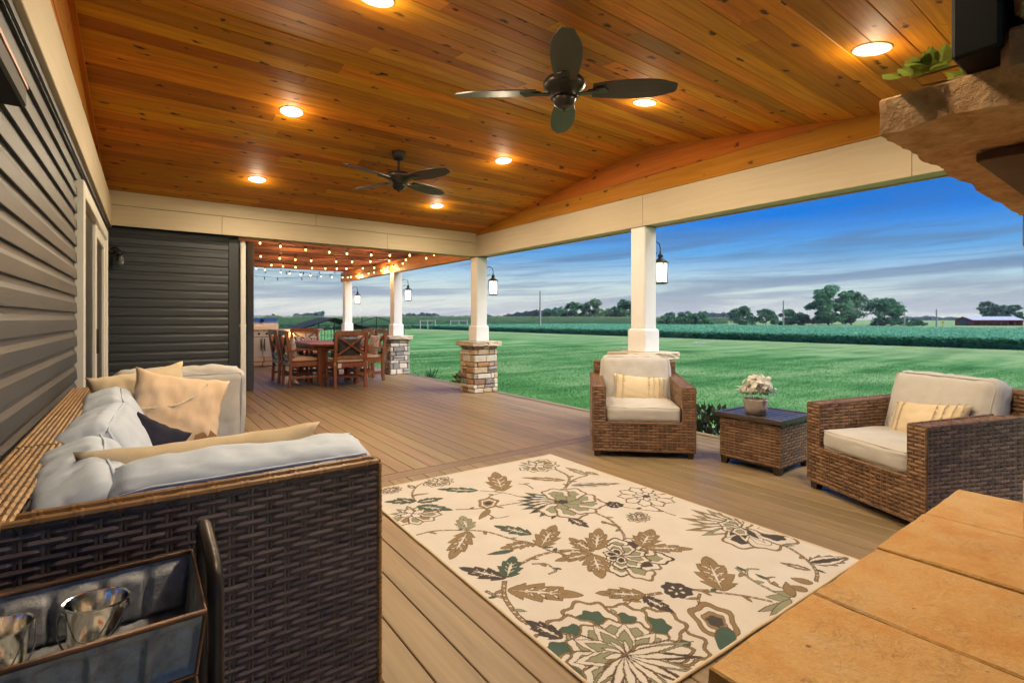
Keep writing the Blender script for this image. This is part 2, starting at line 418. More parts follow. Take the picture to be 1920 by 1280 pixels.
def lantern_glass():
    m, t, b = base_mat('lit_lantern_glass')
    b.inputs['Base Color'].default_value = (0.95, 0.9, 0.8, 1); b.inputs['Emission Color'].default_value = (1.0, 0.86, 0.62, 1); b.inputs['Emission Strength'].default_value = 1.0
    tp = t.add('ShaderNodeBsdfTransparent'); mx = t.add('ShaderNodeMixShader', inp={0: 0.55, 1: b.outputs[0], 2: tp.outputs[0]})
    out = [n_ for n_ in t.n if n_.type == 'OUTPUT_MATERIAL'][0]; t.l.new(mx.outputs[0], out.inputs['Surface']); return m
M_lantern = lantern_glass()
M_candle = emis('lantern_flame_bulb', (1.0, 0.85, 0.58), 12.0)
M_lampshade = emis('warm_counter_lamp', (1.0, 0.70, 0.30), 6.0)
M_glass = glass('clear_glass', (0.95, 0.97, 0.95))
M_trunk = mat('tree_bark', (0.055, 0.042, 0.032), (0.085, 0.068, 0.052), 10, 0.9, 0.5)
M_leafd = leaf_mat('dark_green_leaves', (0.045, 0.150, 0.082), (0.105, 0.26, 0.14))
M_leafm = leaf_mat('mid_green_leaves', (0.065, 0.185, 0.098), (0.15, 0.32, 0.17))
M_leafp = leaf_mat('pale_green_leaves', (0.11, 0.19, 0.11), (0.20, 0.29, 0.17))
M_leafb = leaf_mat('haze_tinted_far_leaves', (0.045, 0.115, 0.115), (0.070, 0.15, 0.145))  # blue of distant haze is mixed into the leaf colour of the far woods
M_bean = leaf_mat('soybean_leaves', (0.075, 0.25, 0.145), (0.17, 0.44, 0.28))
M_corn = leaf_mat('corn_leaves', (0.030, 0.10, 0.045), (0.075, 0.185, 0.08))
M_tasselc = leaf_mat('corn_tassels', (0.16, 0.20, 0.09), (0.24, 0.26, 0.12))
M_shrub = leaf_mat('variegated_shrub_leaves', (0.05, 0.085, 0.03), (0.24, 0.21, 0.08))
M_burg = leaf_mat('dark_burgundy_leaves', (0.02, 0.022, 0.016), (0.06, 0.075, 0.04))
M_euc = leaf_mat('olive_silk_leaves', (0.16, 0.22, 0.03), (0.32, 0.36, 0.07))
M_petal = leaf_mat('ivory_petals', (0.78, 0.74, 0.64), (0.92, 0.88, 0.80))
M_petal2 = leaf_mat('greyish_petals', (0.45, 0.45, 0.46), (0.60, 0.60, 0.60))
M_pot = mat('whitewashed_pot', (0.40, 0.33, 0.29), (0.56, 0.48, 0.43), 20, 0.85, 0.3, 60)
M_teal = mat('teal_glaze', (0.02, 0.10, 0.13), (0.03, 0.15, 0.18), 10, 0.15)
M_red = mat('barn_red_paint', (0.20, 0.018, 0.025), (0.26, 0.03, 0.035), 6, 0.75)
M_tinroof = mat('grey_metal_roof', (0.34, 0.36, 0.42), (0.42, 0.44, 0.50), 6, 0.45, stretch=(1, 6, 1))
M_pole = mat('weathered_pole', (0.34, 0.32, 0.29), (0.44, 0.42, 0.38), 10, 0.85)
M_yellow = mat('yellow_sign', (0.70, 0.45, 0.02), None, 4, 0.6)
M_ochre = mat('tan_seat_pad', (0.52, 0.36, 0.24), (0.58, 0.42, 0.29), 10, 0.9, 0.2, 200)
M_darkpad = mat('charcoal_pillow', (0.045, 0.042, 0.040), (0.06, 0.056, 0.053), 12, 0.9)
M_counter = mat('grey_stone_counter', (0.28, 0.24, 0.20), (0.40, 0.35, 0.30), 14, 0.55, 0.3, 60)
VINES = [('N', 0.018, [(1.433, 3.028), (1.481, 3.17), (1.578, 3.292), (1.667, 3.33), (1.798, 3.341)]), ('N', 0.016, [(1.582, 2.741), (1.716, 2.668), (1.857, 2.631), (1.996, 2.598)]), ('N', 0.018, [(1.223, 2.537), (1.341, 2.522), (1.484, 2.427), (1.565, 2.342), (1.624, 2.182), (1.678, 2.085), (1.693, 2.018), (1.714, 1.932), (1.792, 1.901)]), ('N', 0.012, [(1.886, 2.949), (1.992, 2.823), (2.045, 2.677)]), ('N', 0.012, [(1.992, 2.823), (1.88, 2.814), (1.821, 2.741)]), ('N', 0.026, [(2.34, 2.598), (2.52, 2.735), (2.611, 2.855), (2.64, 3.036)]), ('N', 0.022, [(2.452, 2.681), (2.595, 2.753), (2.748, 2.773)]), ('N', 0.02, [(2.261, 2.196), (2.248, 2.054), (2.179, 1.905), (2.119, 1.834)]), ('N', 0.03, [(1.344, 1.853), (1.272, 1.748), (1.236, 1.607), (1.237, 1.529)]), ('N', 0.022, [(1.263, 1.74), (1.239, 1.788), (1.229, 1.833)]), ('N', 0.024, [(1.488, 1.935), (1.621, 1.955), (1.756, 1.929), (1.865, 1.848)]), ('N', 0.026, [(1.516, 1.349), (1.61, 1.398), (1.726, 1.413), (1.848, 1.376)]), ('N', 0.02, [(1.958, 1.327), (2.032, 1.267)]), ('N', 0.018, [(1.961, 1.327), (2.069, 1.209), (2.126, 1.137), (2.17, 1.06)]), ('N', 0.018, [(1.979, 1.275), (1.921, 1.244), (1.875, 1.185)]), ('N', 0.022, [(2.757, 1.363), (2.743, 1.266), (2.681, 1.153), (2.596, 1.072), (2.496, 1.03)]), ('N', 0.014, [(2.634, 2.086), (2.615, 1.949), (2.622, 1.881)]), ('N', 0.01, [(2.471, 2.16), (2.543, 2.047), (2.61, 1.967)]), ('N', 0.016, [(2.318, 1.07), (2.311, 1.136), (2.347, 1.172), (2.384, 1.158)]), ('N', 0.022, [(1.259, 1.358), (1.323, 1.36), (1.349, 1.329)]), ('G', 0.02, [(2.318, 1.312), (2.283, 1.236), (2.263, 1.171), (2.253, 1.088)]), ('G', 0.018, [(2.287, 1.241), (2.349, 1.271), (2.394, 1.238)]), ('G', 0.018, [(1.541, 1.905), (1.596, 1.865), (1.595, 1.79), (1.545, 1.783)]), ('G', 0.014, [(2.188, 2.91), (2.223, 2.849), (2.21, 2.759)]), ('G', 0.012, [(1.709, 2.558), (1.714, 2.482), (1.792, 2.46)])]
LEAVES = [((1.879, 2.955), (1.656, 3.151), 0.12, 'T', 1), ((2.007, 2.844), (2.209, 3.251), 0.21, 'N', 1), ((1.491, 2.432), (1.563, 2.63), 0.14, 'G', 1), ((1.482, 2.418), (1.238, 2.175), 0.15, 'N', 1), ((1.744, 2.173), (1.642, 2.397), 0.12, 'T', 1), ((1.688, 2.022), (1.938, 2.201), 0.16, 'N', 1), ((1.683, 2.091), (1.504, 2.131), 0.11, 'N', 1), ((1.554, 2.076), (1.409, 2.119), 0.05, 'T', 0), ((2.071, 2.23), (2.073, 2.061), 0.1, 'D', 1), ((2.521, 2.771), (2.291, 3.014), 0.1, 'N', 1), ((2.474, 2.664), (2.804, 2.49), 0.1, 'N', 2), ((1.755, 2.626), (1.612, 2.521), 0.06, 'N', 0), ((1.479, 3.125), (1.581, 3.102), 0.03, 'N', 0), ((1.446, 3.018), (1.263, 3.125), 0.12, 'T', 1), ((1.436, 2.997), (1.615, 2.965), 0.11, 'T', 1), ((1.407, 2.936), (1.564, 2.741), 0.13, 'T', 1), ((1.416, 3.012), (1.358, 3.141), 0.09, 'T', 1), ((1.532, 3.259), (1.525, 3.348), 0.06, 'N', 1), ((2.748, 2.773), (2.74, 3.026), 0.09, 'G', 1), ((2.789, 2.843), (2.819, 2.721), 0.07, 'N', 1), ((1.31, 1.782), (1.557, 1.556), 0.17, 'N', 1), ((1.362, 1.865), (1.236, 2.083), 0.12, 'D', 1), ((1.369, 1.869), (1.516, 2.023), 0.14, 'T', 1), ((1.288, 1.385), (1.241, 1.558), 0.1, 'D', 1), ((1.778, 1.405), (1.609, 1.542), 0.12, 'N', 1), ((1.757, 1.405), (1.767, 1.248), 0.09, 'D', 1), ((1.878, 1.828), (1.889, 2.025), 0.13, 'N', 1), ((1.901, 1.833), (2.116, 2.022), 0.15, 'N', 1), ((1.866, 1.816), (1.65, 1.863), 0.11, 'N', 1), ((1.86, 1.81), (1.72, 1.61), 0.16, 'N', 1), ((2.074, 1.227), (2.308, 1.467), 0.2, 'N', 1), ((2.123, 1.723), (2.352, 1.837), 0.17, 'N', 1), ((2.126, 1.711), (2.326, 1.549), 0.12, 'N', 1), ((2.66, 1.131), (2.878, 1.046), 0.13, 'N', 2), ((2.589, 1.094), (2.543, 1.218), 0.06, 'N', 1), ((2.196, 2.04), (2.2, 2.09), 0.04, 'N', 0), ((2.225, 1.956), (2.2, 2.084), 0.03, 'N', 0), ((2.472, 1.032), (2.434, 1.117), 0.07, 'N', 0), ((2.39, 1.016), (2.356, 1.087), 0.07, 'N', 0), ((2.262, 1.032), (2.182, 1.097), 0.07, 'G', 0), ((2.3, 1.025), (2.254, 1.102), 0.06, 'G', 0), ((2.231, 1.015), (2.043, 1.06), 0.05, 'G', 0), ((2.251, 1.024), (2.058, 1.016), 0.05, 'G', 0), ((2.281, 1.027), (2.386, 1.108), 0.06, 'N', 0), ((1.853, 1.073), (1.706, 1.012), 0.09, 'T', 0)]
FLOWERS = [((2.21, 2.453), 0.3, 'peony'), ((1.333, 2.836), 0.19, 'half'), ((2.583, 3.208), 0.2, 'half'), ((1.733, 3.298), 0.13, 'half'), ((1.961, 1.714), 0.23, 'dark'), ((1.409, 1.188), 0.36, 'big'), ((2.739, 2.205), 0.2, 'daisy'), ((2.451, 2.221), 0.055, 'dot'), ((2.417, 2.011), 0.09, 'half'), ((2.782, 1.557), 0.34, 'fan'), ((1.916, 1.349), 0.065, 'dot'), ((1.803, 2.712), 0.1, 'bud'), ((1.848, 1.118), 0.13, 'bud'), ((1.38, 3.323), 0.09, 'half')]
# ================================================================== GROUND
LZ = -0.35
def lawn_material():
    m, t, b = base_mat('mown_lawn')
    tc = t.add('ShaderNodeTexCoord')
    v = tc.outputs['Object']
    n1 = t.noise(v, 0.35, 5, 0.6)
    n2 = t.noise(t.mapping(v, scale=(0.22, 1.7, 1), rot=(0, 0, R(36))), 0.6, 6, 0.65)
    n3 = t.noise(v, 60, 3, 0.7)
    f = t.math('ADD', t.math('ADD', t.math('MULTIPLY', n1, 0.42), t.math('MULTIPLY', n2, 0.50)), t.math('MULTIPLY', n3, 0.14))
    col = t.ramp(f, [(0.44, (0.032, 0.125, 0.032)), (0.52, (0.082, 0.225, 0.064)), (0.595, (0.19, 0.315, 0.125))])
    sp = t.add('ShaderNodeSeparateXYZ', inp={0: v})
    dry = t.ramp(t.math('ADD', t.math('MULTIPLY', sp.outputs[0], 0.025), t.math('MULTIPLY', n2, 0.25)), [(0.62, 0.0), (0.95, 0.55)])
    col = t.mix(dry, col, (0.24, 0.31, 0.15))
    t.l.new(col, b.inputs['Base Color']); b.inputs['Roughness'].default_value = 0.9; b.inputs['Specular IOR Level'].default_value = 0.1
    bp = t.add('ShaderNodeBump', inp={'Strength': 0.6, 'Distance': 0.03, 'Height': n3}); t.l.new(bp.outputs[0], b.inputs['Normal'])
    return m
M_lawn = lawn_material()
mb = MB(); mb.add([(-500, -500, LZ), (1000, -500, LZ), (1000, 1000, LZ), (-500, 1000, LZ)], [(0, 1, 2, 3)])
lawn = mb.build('lawn', M_lawn, kind='structure')

def np_mesh(name, V, F, mats, mi=None, kind=None, parent=None):
    me = bpy.data.meshes.new(name)
    n = F.shape[1]
    me.vertices.add(len(V)); me.vertices.foreach_set('co', V.astype(np.float32).ravel())
    me.loops.add(F.size); me.loops.foreach_set('vertex_index', F.astype(np.int32).ravel())
    me.polygons.add(len(F)); me.polygons.foreach_set('loop_start', np.arange(0, F.size, n, dtype=np.int32))
    for m in (mats if isinstance(mats, (list, tuple)) else [mats]): me.materials.append(m)
    if mi is not None: me.polygons.foreach_set('material_index', mi.astype(np.int32))
    me.update(calc_edges=True)
    o = link_mesh(name, me, parent)
    if kind: o['kind'] = kind
    return o
rng = np.random.default_rng(11)
def blades(name, xs, ys, z, h, wd, lean, mats, label, cat):
    n = len(xs)
    a = rng.uniform(0, 2 * np.pi, n); hh = h * rng.uniform(0.6, 1.25, n)
    dx = np.cos(a) * wd; dy = np.sin(a) * wd
    lx = rng.normal(0, lean, n) * hh; ly = rng.normal(0, lean, n) * hh
    V = np.empty((n, 3, 3))
    V[:, 0] = np.stack([xs - dx, ys - dy, np.full(n, z)], 1)
    V[:, 1] = np.stack([xs + dx, ys + dy, np.full(n, z)], 1)
    V[:, 2] = np.stack([xs + lx, ys + ly, z + hh], 1)
    o = np_mesh(name, V.reshape(-1, 3), np.arange(3 * n).reshape(n, 3), mats, kind='stuff')
    tag(o, label, cat); return o
M_grass = leaf_mat('grass_blades', (0.045, 0.155, 0.038), (0.12, 0.29, 0.085))
# grass blades thin out with distance
t_ = rng.random(150000) ** 1.9
gx = 4.86 + t_ * 16; gy = rng.uniform(-3, 22, 150000)
blades('grass', gx, gy, LZ, 0.034, 0.005, 0.45, M_grass, 'short green mown grass beside the deck edge', 'grass')
ge_ = 16000
blades('edge_grass', 4.83 + np.abs(rng.normal(0, .09, ge_)), rng.uniform(-1.4, 14.5, ge_), LZ, 0.15, 0.004, 0.3, M_grass, 'longer uncut grass fringe against the deck fascia', 'grass')

# soybean field: a dense low crop with rounded leaves
def leafquads(cx, cy, cz, size, tilt=0.7):
    n = len(cx)
    a = rng.uniform(0, 2 * np.pi, n)
    nx = rng.normal(0, tilt, n); ny = rng.normal(0, tilt, n); nz = np.ones(n)
    N = np.stack([nx, ny, nz], 1); N /= np.linalg.norm(N, axis=1)[:, None]
    T = np.stack([np.cos(a), np.sin(a), np.zeros(n)], 1); T -= N * (T * N).sum(1)[:, None]; T /= np.linalg.norm(T, axis=1)[:, None]
    B = np.cross(N, T); s = (size * rng.uniform(0.6, 1.3, n))[:, None]
    C = np.stack([cx, cy, cz], 1)
    V = np.stack([C - T * s, C - B * s * .6, C + T * s, C + B * s * .6], 1)
    return V.reshape(-1, 3), np.arange(4 * n).reshape(n, 4)
nb = 230000
u_ = rng.random(nb) ** 2.2
bx = 35.5 + u_ * 50; by = rng.uniform(-25, 85, nb)
row = np.cos(bx * 2 * np.pi / .76) * 0.05
bz = LZ + 0.46 + row + rng.normal(0, 0.035, nb)
edge = rng.random(nb) < 0.28
bx[edge] = 35.5 + np.abs(rng.normal(0, 0.35, edge.sum())) - 0.2
bz[edge] = LZ + rng.uniform(0.02, 0.62, edge.sum())
V, F = leafquads(bx, by, bz, np.where(edge, 0.075, 0.095), np.where(edge, 0.9, 0.42))
base = len(V)
V = np.vstack([V, np.array([(35.7, -60, LZ + .42), (86, -60, LZ + .42), (86, 88, LZ + .42), (35.7, 88, LZ + .42), (35.7, -60, LZ), (35.7, 88, LZ)])])
F = np.vstack([F, np.array([(base, base + 1, base + 2, base + 3), (base + 4, base, base + 3, base + 5)])])
o = np_mesh('soybean_field', V, F, M_bean, kind='stuff'); tag(o, 'low blue green soybean crop beyond the mown lawn', 'crop')

# corn: a tall block of crop behind the lawn
nc = 60000
cx = rng.uniform(-70, 150, nc); cy = 86 + np.abs(rng.normal(0, 3.0, nc)); cz = LZ + rng.uniform(0.1, 1.95, nc)
a = rng.uniform(0, np.pi, nc); L = rng.uniform(0.25, 0.5, nc)
C = np.stack([cx, cy, cz], 1); D = np.stack([np.cos(a) * L * .8, np.sin(a) * L * .5, np.full(nc, 0.28)], 1); S = np.tile(np.array([[0.05, 0.0, 0.03]]), (nc, 1))
V = np.stack([C, C + S, C + D + S * .3, C + D], 1).reshape(-1, 3); F = np.arange(4 * nc).reshape(nc, 4)
mi = np.zeros(nc, int); mi[cz > LZ + 1.75] = 1
base = len(V)
V = np.vstack([V, np.array([(-70, 88, LZ), (150, 88, LZ), (150, 88, LZ + 1.75), (-70, 88, LZ + 1.75), (150, 160, LZ + 1.75), (-70, 160, LZ + 1.75)])])
F = np.vstack([F, np.array([(base, base + 1, base + 2, base + 3), (base + 3, base + 2, base + 4, base + 5)])]); mi = np.append(mi, [0, 1])
o = np_mesh('corn_field', V, F, [M_corn, M_tasselc], mi, kind='stuff'); tag(o, 'tall green corn standing in a band below the horizon', 'crop')
# weedy verge in front of the corn at the left
nw = 16000
xs = rng.uniform(-40, 34, nw); ys = 70 + rng.random(nw) * 15
V, F = leafquads(xs, ys, LZ + rng.uniform(0, 0.55, nw), np.full(nw, 0.16), 1.4)
o = np_mesh('rough_verge', V, F, M_corn, kind='stuff'); tag(o, 'rough pale green weeds between the lawn and the corn', 'weeds')

# ================================================================== DECK
deck = thing('deck', kind='structure')
def board_mesh(name, L, W, T, ch, mats):
    """long axis X from 0..L, width along Y centred, top face at z=0, chamfered top edges"""
    w_ = W / 2
    prof = [(-w_, -T), (w_, -T), (w_, -ch), (w_ - ch, 0), (-w_ + ch, 0), (-w_, -ch)]
    me = bpy.data.meshes.new(name)
    vs = [(0, y, z) for y, z in prof] + [(L, y, z) for y, z in prof]
    n = len(prof)
    fs = [(i, (i + 1) % n, n + (i + 1) % n, n + i) for i in range(n)] + [tuple(range(n - 1, -1, -1)), tuple(range(n, 2 * n))]
    fs = [tuple(reversed(f)) for f in fs]
    me.from_pydata(vs, [], fs); me.materials.append(mats); me.update(); return me
DX0, DX1 = -0.37, 4.79
PITCH = 0.14
def zone(y0, y1, xa=DX0, xb=DX1 - PITCH):
    me = board_mesh('deck_board', y1 - y0 - 0.004, PITCH - 0.0045, 0.025, 0.003, M_deck)
    # board joints measured from X=1.068
    x = 1.068 - PITCH * math.ceil((1.068 - xa) / PITCH)
    while x < xb - 0.02:
        link_mesh('deck_board', me, deck, (x + PITCH / 2, y0 + 0.002, 0), (0, 0, R(90)))
        x += PITCH
def seam(y, xa=DX0, xb=DX1 - PITCH):
    me = board_mesh('seam_board', xb - xa, PITCH - 0.006, 0.025, 0.003, M_deck)
    link_mesh('seam_board', me, deck, (xa, y, 0))
zone(-1.4, 3.56); seam(3.63); zone(3.70, 7.04); seam(7.11); zone(7.18, 10.43); seam(10.5); zone(10.57, 14.6)
y = -1.4
while y < 14.6:
    y2 = min(y + 3.6, 14.6)
    link_mesh('border_board', board_mesh('border_board', y2 - y - .004, PITCH - .006, .025, .003, M_deck), deck, (DX1 - PITCH / 2 + 0.011, y, 0), (0, 0, R(90)))
    y = y2
mb = MB(); mb.box((2.2, 6.6, -0.19), (5.1, 15.9, 0.28)); mb.build('deck_frame', M_wickcore, deck)
mb = MB(); mb.box((DX1 + 0.02, 6.6, -0.165), (0.02, 15.98, 0.30)); mb.build('fascia_board', M_deck, deck)

# ================================================================== HOUSE (siding courses, trim, door)
house = thing('house', 'grey lap sided house wall with cream frieze and sliding door behind the sofa', 'house')
EXP = 0.1016
def siding_mesh(L):
    prof = [(0.0, 0.0), (0.017, 0.0), (0.0175, 0.004), (0.0145, 0.058), (0.010, 0.066), (0.0045, 0.078), (0.003, 0.092), (0.0028, EXP + 0.006), (0.0, EXP + 0.006)]
    n = len(prof)
    vs = [(0, -a, z) for a, z in prof] + [(L, -a, z) for a, z in prof]      # outward = -Y, along +X
    fs = [(i, (i + 1) % n, n + (i + 1) % n, n + i) for i in range(n)] + [tuple(range(n - 1, -1, -1)), tuple(range(n, 2 * n))]
    me = bpy.data.meshes.new('siding_board'); me.from_pydata(vs, [], fs); me.materials.append(M_siding); me.update(); return me
def siding_wall(wall, L, z0, z1, splits=None, joints=()):
    """courses in wall-local coords: along +X, outward -Y"""
    full = siding_mesh(L)
    z = z0; k = 0
    while z < z1 - 0.02:
        runs = [(0, L)]
        if splits and splits(z): runs = splits(z)
        for a, b in runs:
            me = full if (a, b) == (0, L) else siding_mesh(b - a)
            o = link_mesh('siding_board', me, wall, (a, 0, z))
        z += EXP; k += 1
# left wall: faces +X, runs along Y.  local +X -> world -Y so that local -Y -> world ... use rot +90: X->Y, -Y->+X
lw = thing('side_wall', loc=(-0.371, 0.0, 0), rotz=R(90 - 0.63), parent=house)
DOOR0, DOOR1, DOORT = 4.08, 6.38, 2.06
Y0L = -1.2
def lsplit(z):
    off = 0
    if z < DOORT - 0.03: return [(Y0L, DOOR0), (DOOR1, 7.13)]
    return [(Y0L, 7.13)]
full = {}
z = 0.02
zi = 0
while z < 2.16:
    for a, b in lsplit(z):
        # courses are lapped from two lengths so that joints are staggered
        cut = [a, b]
        if b - a > 3: 
            j = a + (2.3 + 0.9 * ((zi * 37) % 5) / 2.5); cut = [a, min(j, b - .3), b]
        for c0, c1 in zip(cut[:-1], cut[1:]):
            link_mesh('siding_board', siding_mesh(c1 - c0), lw, (c0, 0, z))
    z += EXP; zi += 1
mb = MB(); mb.box((2.9, 0.05, 1.2), (8.4, 0.09, 2.6)); mb.build('sheathing', M_navy, lw)
mb = MB(); mb.box((2.95, -0.012, 2.185), (8.36, 0.02, 0.05)); mb.box((2.95, -0.022, 2.168), (8.36, 0.01, 0.012)); mb.build('trim_channel', M_navy, lw)
mb = MB(); mb.cbox((2.95, -0.030, 2.36), (8.36, 0.03, 0.295), .003); mb.build('frieze_board', M_cream, lw)
# sliding patio door in the side wall
dr = thing('sliding_door', loc=(0, 0, 0), parent=lw)
mb = MB()
mb.cbox((DOOR0 + .045, -.025, DOORT / 2), (.09, .05, DOORT), .004); mb.cbox((DOOR1 - .045, -.025, DOORT / 2), (.09, .05, DOORT), .004)
mb.cbox(((DOOR0 + DOOR1) / 2, -.0252, DOORT - .045), (DOOR1 - DOOR0 - .18, .05, .09), .004)
mb.build('door_frame', M_white, dr)
mb = MB(); mb.box((DOOR0 + .09 + .53, -.005, DOORT / 2), (1.06, .012, DOORT - .1)); mb.build('screen_panel', M_screen, dr)
mb = MB()
x0, x1 = DOOR0 + 1.16, DOOR1 - .09
for xx in (x0 + .05, x1 - .05): mb.cbox((xx, -.016, DOORT / 2 - .04), (.10, .03, DOORT - .1), .004)
mb.cbox(((x0 + x1) / 2, -.0162, .09), (x1 - x0 - .2, .03, .16), .004); mb.cbox(((x0 + x1) / 2, -.0162, DOORT - .14), (x1 - x0 - .2, .03, .10), .004)
mb.build('door_sash', M_white, dr)
mb = MB(); mb.box(((x0 + x1) / 2, -.008, DOORT / 2), (x1 - x0 - .2, .008, DOORT - .3)); mb.build('pane', M_screen, dr)
mb = MB(); mb.cbox((x0 + .05, -.036, 1.02), (.018, .02, .2), .004); mb.build('handle', M_bronze, dr)

# back wall: faces -Y
BW_Y = 7.16; BW_X0, BW_X1 = -0.29, 1.0
bw = thing('end_wall', loc=(BW_X0, BW_Y, 0), parent=house)
z = 0.02; me = siding_mesh(BW_X1 - BW_X0 - 0.10)
while z < 2.16:
    link_mesh('siding_board', me, bw, (0, 0, z)); z += EXP
mb = MB(); mb.box(((BW_X1 - BW_X0) / 2, 0.06, 1.16), (BW_X1 - BW_X0, .10, 2.3)); mb.build('sheathing', M_navy, bw)
mb = MB(); mb.cbox((BW_X1 - BW_X0 - .055, -.016, 1.1), (.11, .034, 2.2), .003); mb.build('corner_board', M_siding, bw)
mb = MB(); mb.box(((BW_X1 - BW_X0) / 2 - .05, -.012, 2.195), (BW_X1 - BW_X0 - .11, .022, .045)); mb.build('trim_channel', M_navy, bw)
mb = MB(); mb.bar((.008, -.022, 0), (.008, -.022, 2.2), .015, .02); mb.build('inside_corner_post', M_navy, bw)
rw = thing('return_wall', loc=(1.0, 7.24, 0), rotz=R(90), parent=house)
me = siding_mesh(2.16); z = 0.02
while z < 2.5:
    link_mesh('siding_board', me, rw, (0, 0, z)); z += EXP
mb = MB(); mb.box((1.08, 0.06, 1.25), (2.16, .10, 2.5)); mb.build('sheathing', M_navy, rw)
# far wall beyond, faces -Y at Y=9.4
fw = thing('far_wall', loc=(0.4, 9.42, 0), parent=house)
me = siding_mesh(1.04); z = 0.02
while z < 2.5:
    link_mesh('siding_board', me, fw, (0, 0, z)); z += EXP
mb = MB(); mb.cbox((1.09, -.016, 1.25), (.10, .05, 2.5), .003); mb.build('corner_board', M_navy, fw)
mb = MB(); mb.box((.57, 0.1, 1.25), (1.12, .18, 2.5)); mb.build('sheathing', M_navy, fw)
# downspout
ds = thing('downspout', 'white square downspout running down the grey wall corner', 'downspout', (1.045, 7.11, 0))
mb = MB(); mb.cbox((0, 0, 0.56), (.062, .05, 1.12), .008); mb.build('lower_pipe', M_white, ds)
mb = MB(); mb.cbox((0, 0.001, 1.60), (.058, .046, 1.0), .008); mb.tube([(0, 0, 2.09), (0, .005, 2.13), (0, .03, 2.16), (0, .07, 2.17)], .032, 8); mb.build('upper_pipe', M_white, ds)
mb = MB(); mb.box((0, .012, 1.12), (.074, .045, .02)); mb.build('strap', M_white, ds)

# ================================================================== PORCH COLUMNS
def stone_block(sx, sy, sz, seed):
    rr = random.Random(seed)
    bm = bmesh.new(); bmesh.ops.create_cube(bm, size=1)
    for v in bm.verts:
        v.co.x = v.co.x * sx * (1 - rr.uniform(0, .07)); v.co.y = v.co.y * sy * (1 - rr.uniform(0, .05)); v.co.z = v.co.z * sz * (1 - rr.uniform(0, .12))
    bmesh.ops.bevel(bm, geom=bm.edges[:], offset=min(sx, sy, sz) * .14, segments=1, affect='EDGES')
    for v in bm.verts: v.co += Vector((rr.uniform(-1, 1), rr.uniform(-1, 1), rr.uniform(-1, 1))) * .0022
    me = bpy.data.meshes.new('stone'); bm.to_mesh(me); bm.free()
    return me
def stone_pier(root, hw, z0, z1, seed, mats, faces='all'):
    """stacked ledge stones round a square core; root-local"""
    rr = random.Random(seed)
    mb = MB(); mb.box((0, 0, (z0 + z1) / 2), (2 * hw - .07, 2 * hw - .07, z1 - z0)); mb.build('core', M_mortar, root)
    z = z0; k = 0
    while z < z1 - 0.012:
        h = rr.choice([.06, .075, .09, .105, .12])
        if z + h > z1 - .045: h = z1 - z
        for side in range(4):
            long_ = (side + k) % 2 == 0
            a, b = (-hw, hw) if long_ else (-hw + .065, hw - .065)
            cuts = [a]
            while b - cuts[-1] > .24: cuts.append(cuts[-1] + rr.uniform(.11, .27))
            if b - cuts[-1] < .05: cuts[-1] = b
            else: cuts.append(b)
            for c0, c1 in zip(cuts[:-1], cuts[1:]):
                if c1 - c0 < .02: continue
                split = h > .10 and rr.random() < .4
                hs = [(z, h)] if not split else [(z, h * .5), (z + h * .5, h * .5)]
                for zz, hh in hs:
                    dp = .060 + rr.uniform(-.008, .009)
                    me = stone_block(c1 - c0 - .006, dp, hh - .006, rr.random())
                    me.materials.append(rr.choice(mats))
                    p = Matrix.Rotation(R(90) * side, 3, 'Z') @ Vector(((c0 + c1) / 2, -hw + .030 - (dp - .06) / 2, zz + hh / 2))
                    link_mesh('stone', me, root, p, (rr.uniform(-.012, .012), rr.uniform(-.02, .02), R(90) * side + rr.uniform(-.015, .015)))
        z += h; k += 1
def column(y, label, seed, mats, capm):
    X, HW = 4.555, 0.228
    c = thing('porch_column', label, 'column', (X, y, 0), 0, 'porch columns on stone piers')
    stone_pier(c, HW, 0.0, .757, seed, mats)
    rr = random.Random(seed + 5)
    # two-piece capstone with rough edges
    for sx in (-1, 1):
        bm = bmesh.new(); bmesh.ops.create_cube(bm, size=1)
        bmesh.ops.scale(bm, vec=(.285 if sx < 0 else .27, .56, .075), verts=bm.verts)
        bmesh.ops.subdivide_edges(bm, edges=bm.edges[:], cuts=4, use_grid_fill=True)
        for v in bm.verts:
            side = max(abs(v.co.y) / .28, abs(v.co.x) / .14)
            if side > .96: v.co += Vector((rr.uniform(-.006, .006), rr.uniform(-.006, .006), rr.uniform(-.004, .004)))
        bmesh.ops.bevel(bm, geom=[e for e in bm.edges if e.calc_face_angle(0) > .8], offset=.006, segments=1, affect='EDGES')
        me = bpy.data.meshes.new('capstone'); bm.to_mesh(me); bm.free(); me.materials.append(capm)
        link_mesh('capstone', me, c, (sx * .1405, 0, .797))
    mb = MB(); mb.cbox((0, 0, .955), (.245, .245, .24), .006); mb.add([(a * .12, b * .12, 1.076) for a in (-1, 1) for b in (-1, 1)] + [(a * .1, b * .1, 1.095) for a in (-1, 1) for b in (-1, 1)],
        [(0, 1, 5, 4), (1, 3, 7, 5), (3, 2, 6, 7), (2, 0, 4, 6), (4, 5, 7, 6)])
    mb.build('boot', M_post, c)
    mb = MB(); mb.cbox((0, 0, 1.645), (.195, .195, 1.15), .004); 
    for s in (-1, 1): mb.box((s * .0985, 0, 1.65), (.003, .17, 1.1)); mb.box((0, s * .0985, 1.65), (.17, .003, 1.1))
    mb.build('post', M_post, c)
    return c
CY = [3.68, 7.10, 10.47, 13.72]
column(CY[0], 'white porch column on stone pier behind the wicker armchair', 3, STONES, M_capstone)
column(CY[1], 'white porch column on tan and rust stone pier at the end of the cream beams', 21, STONES + [STONES[0], STONES[3], STONES[3]], M_capstone)
column(CY[2], 'white column on grey stone pier beside the dining chairs', 33, GSTONES + [STONES[3]], M_capstone)
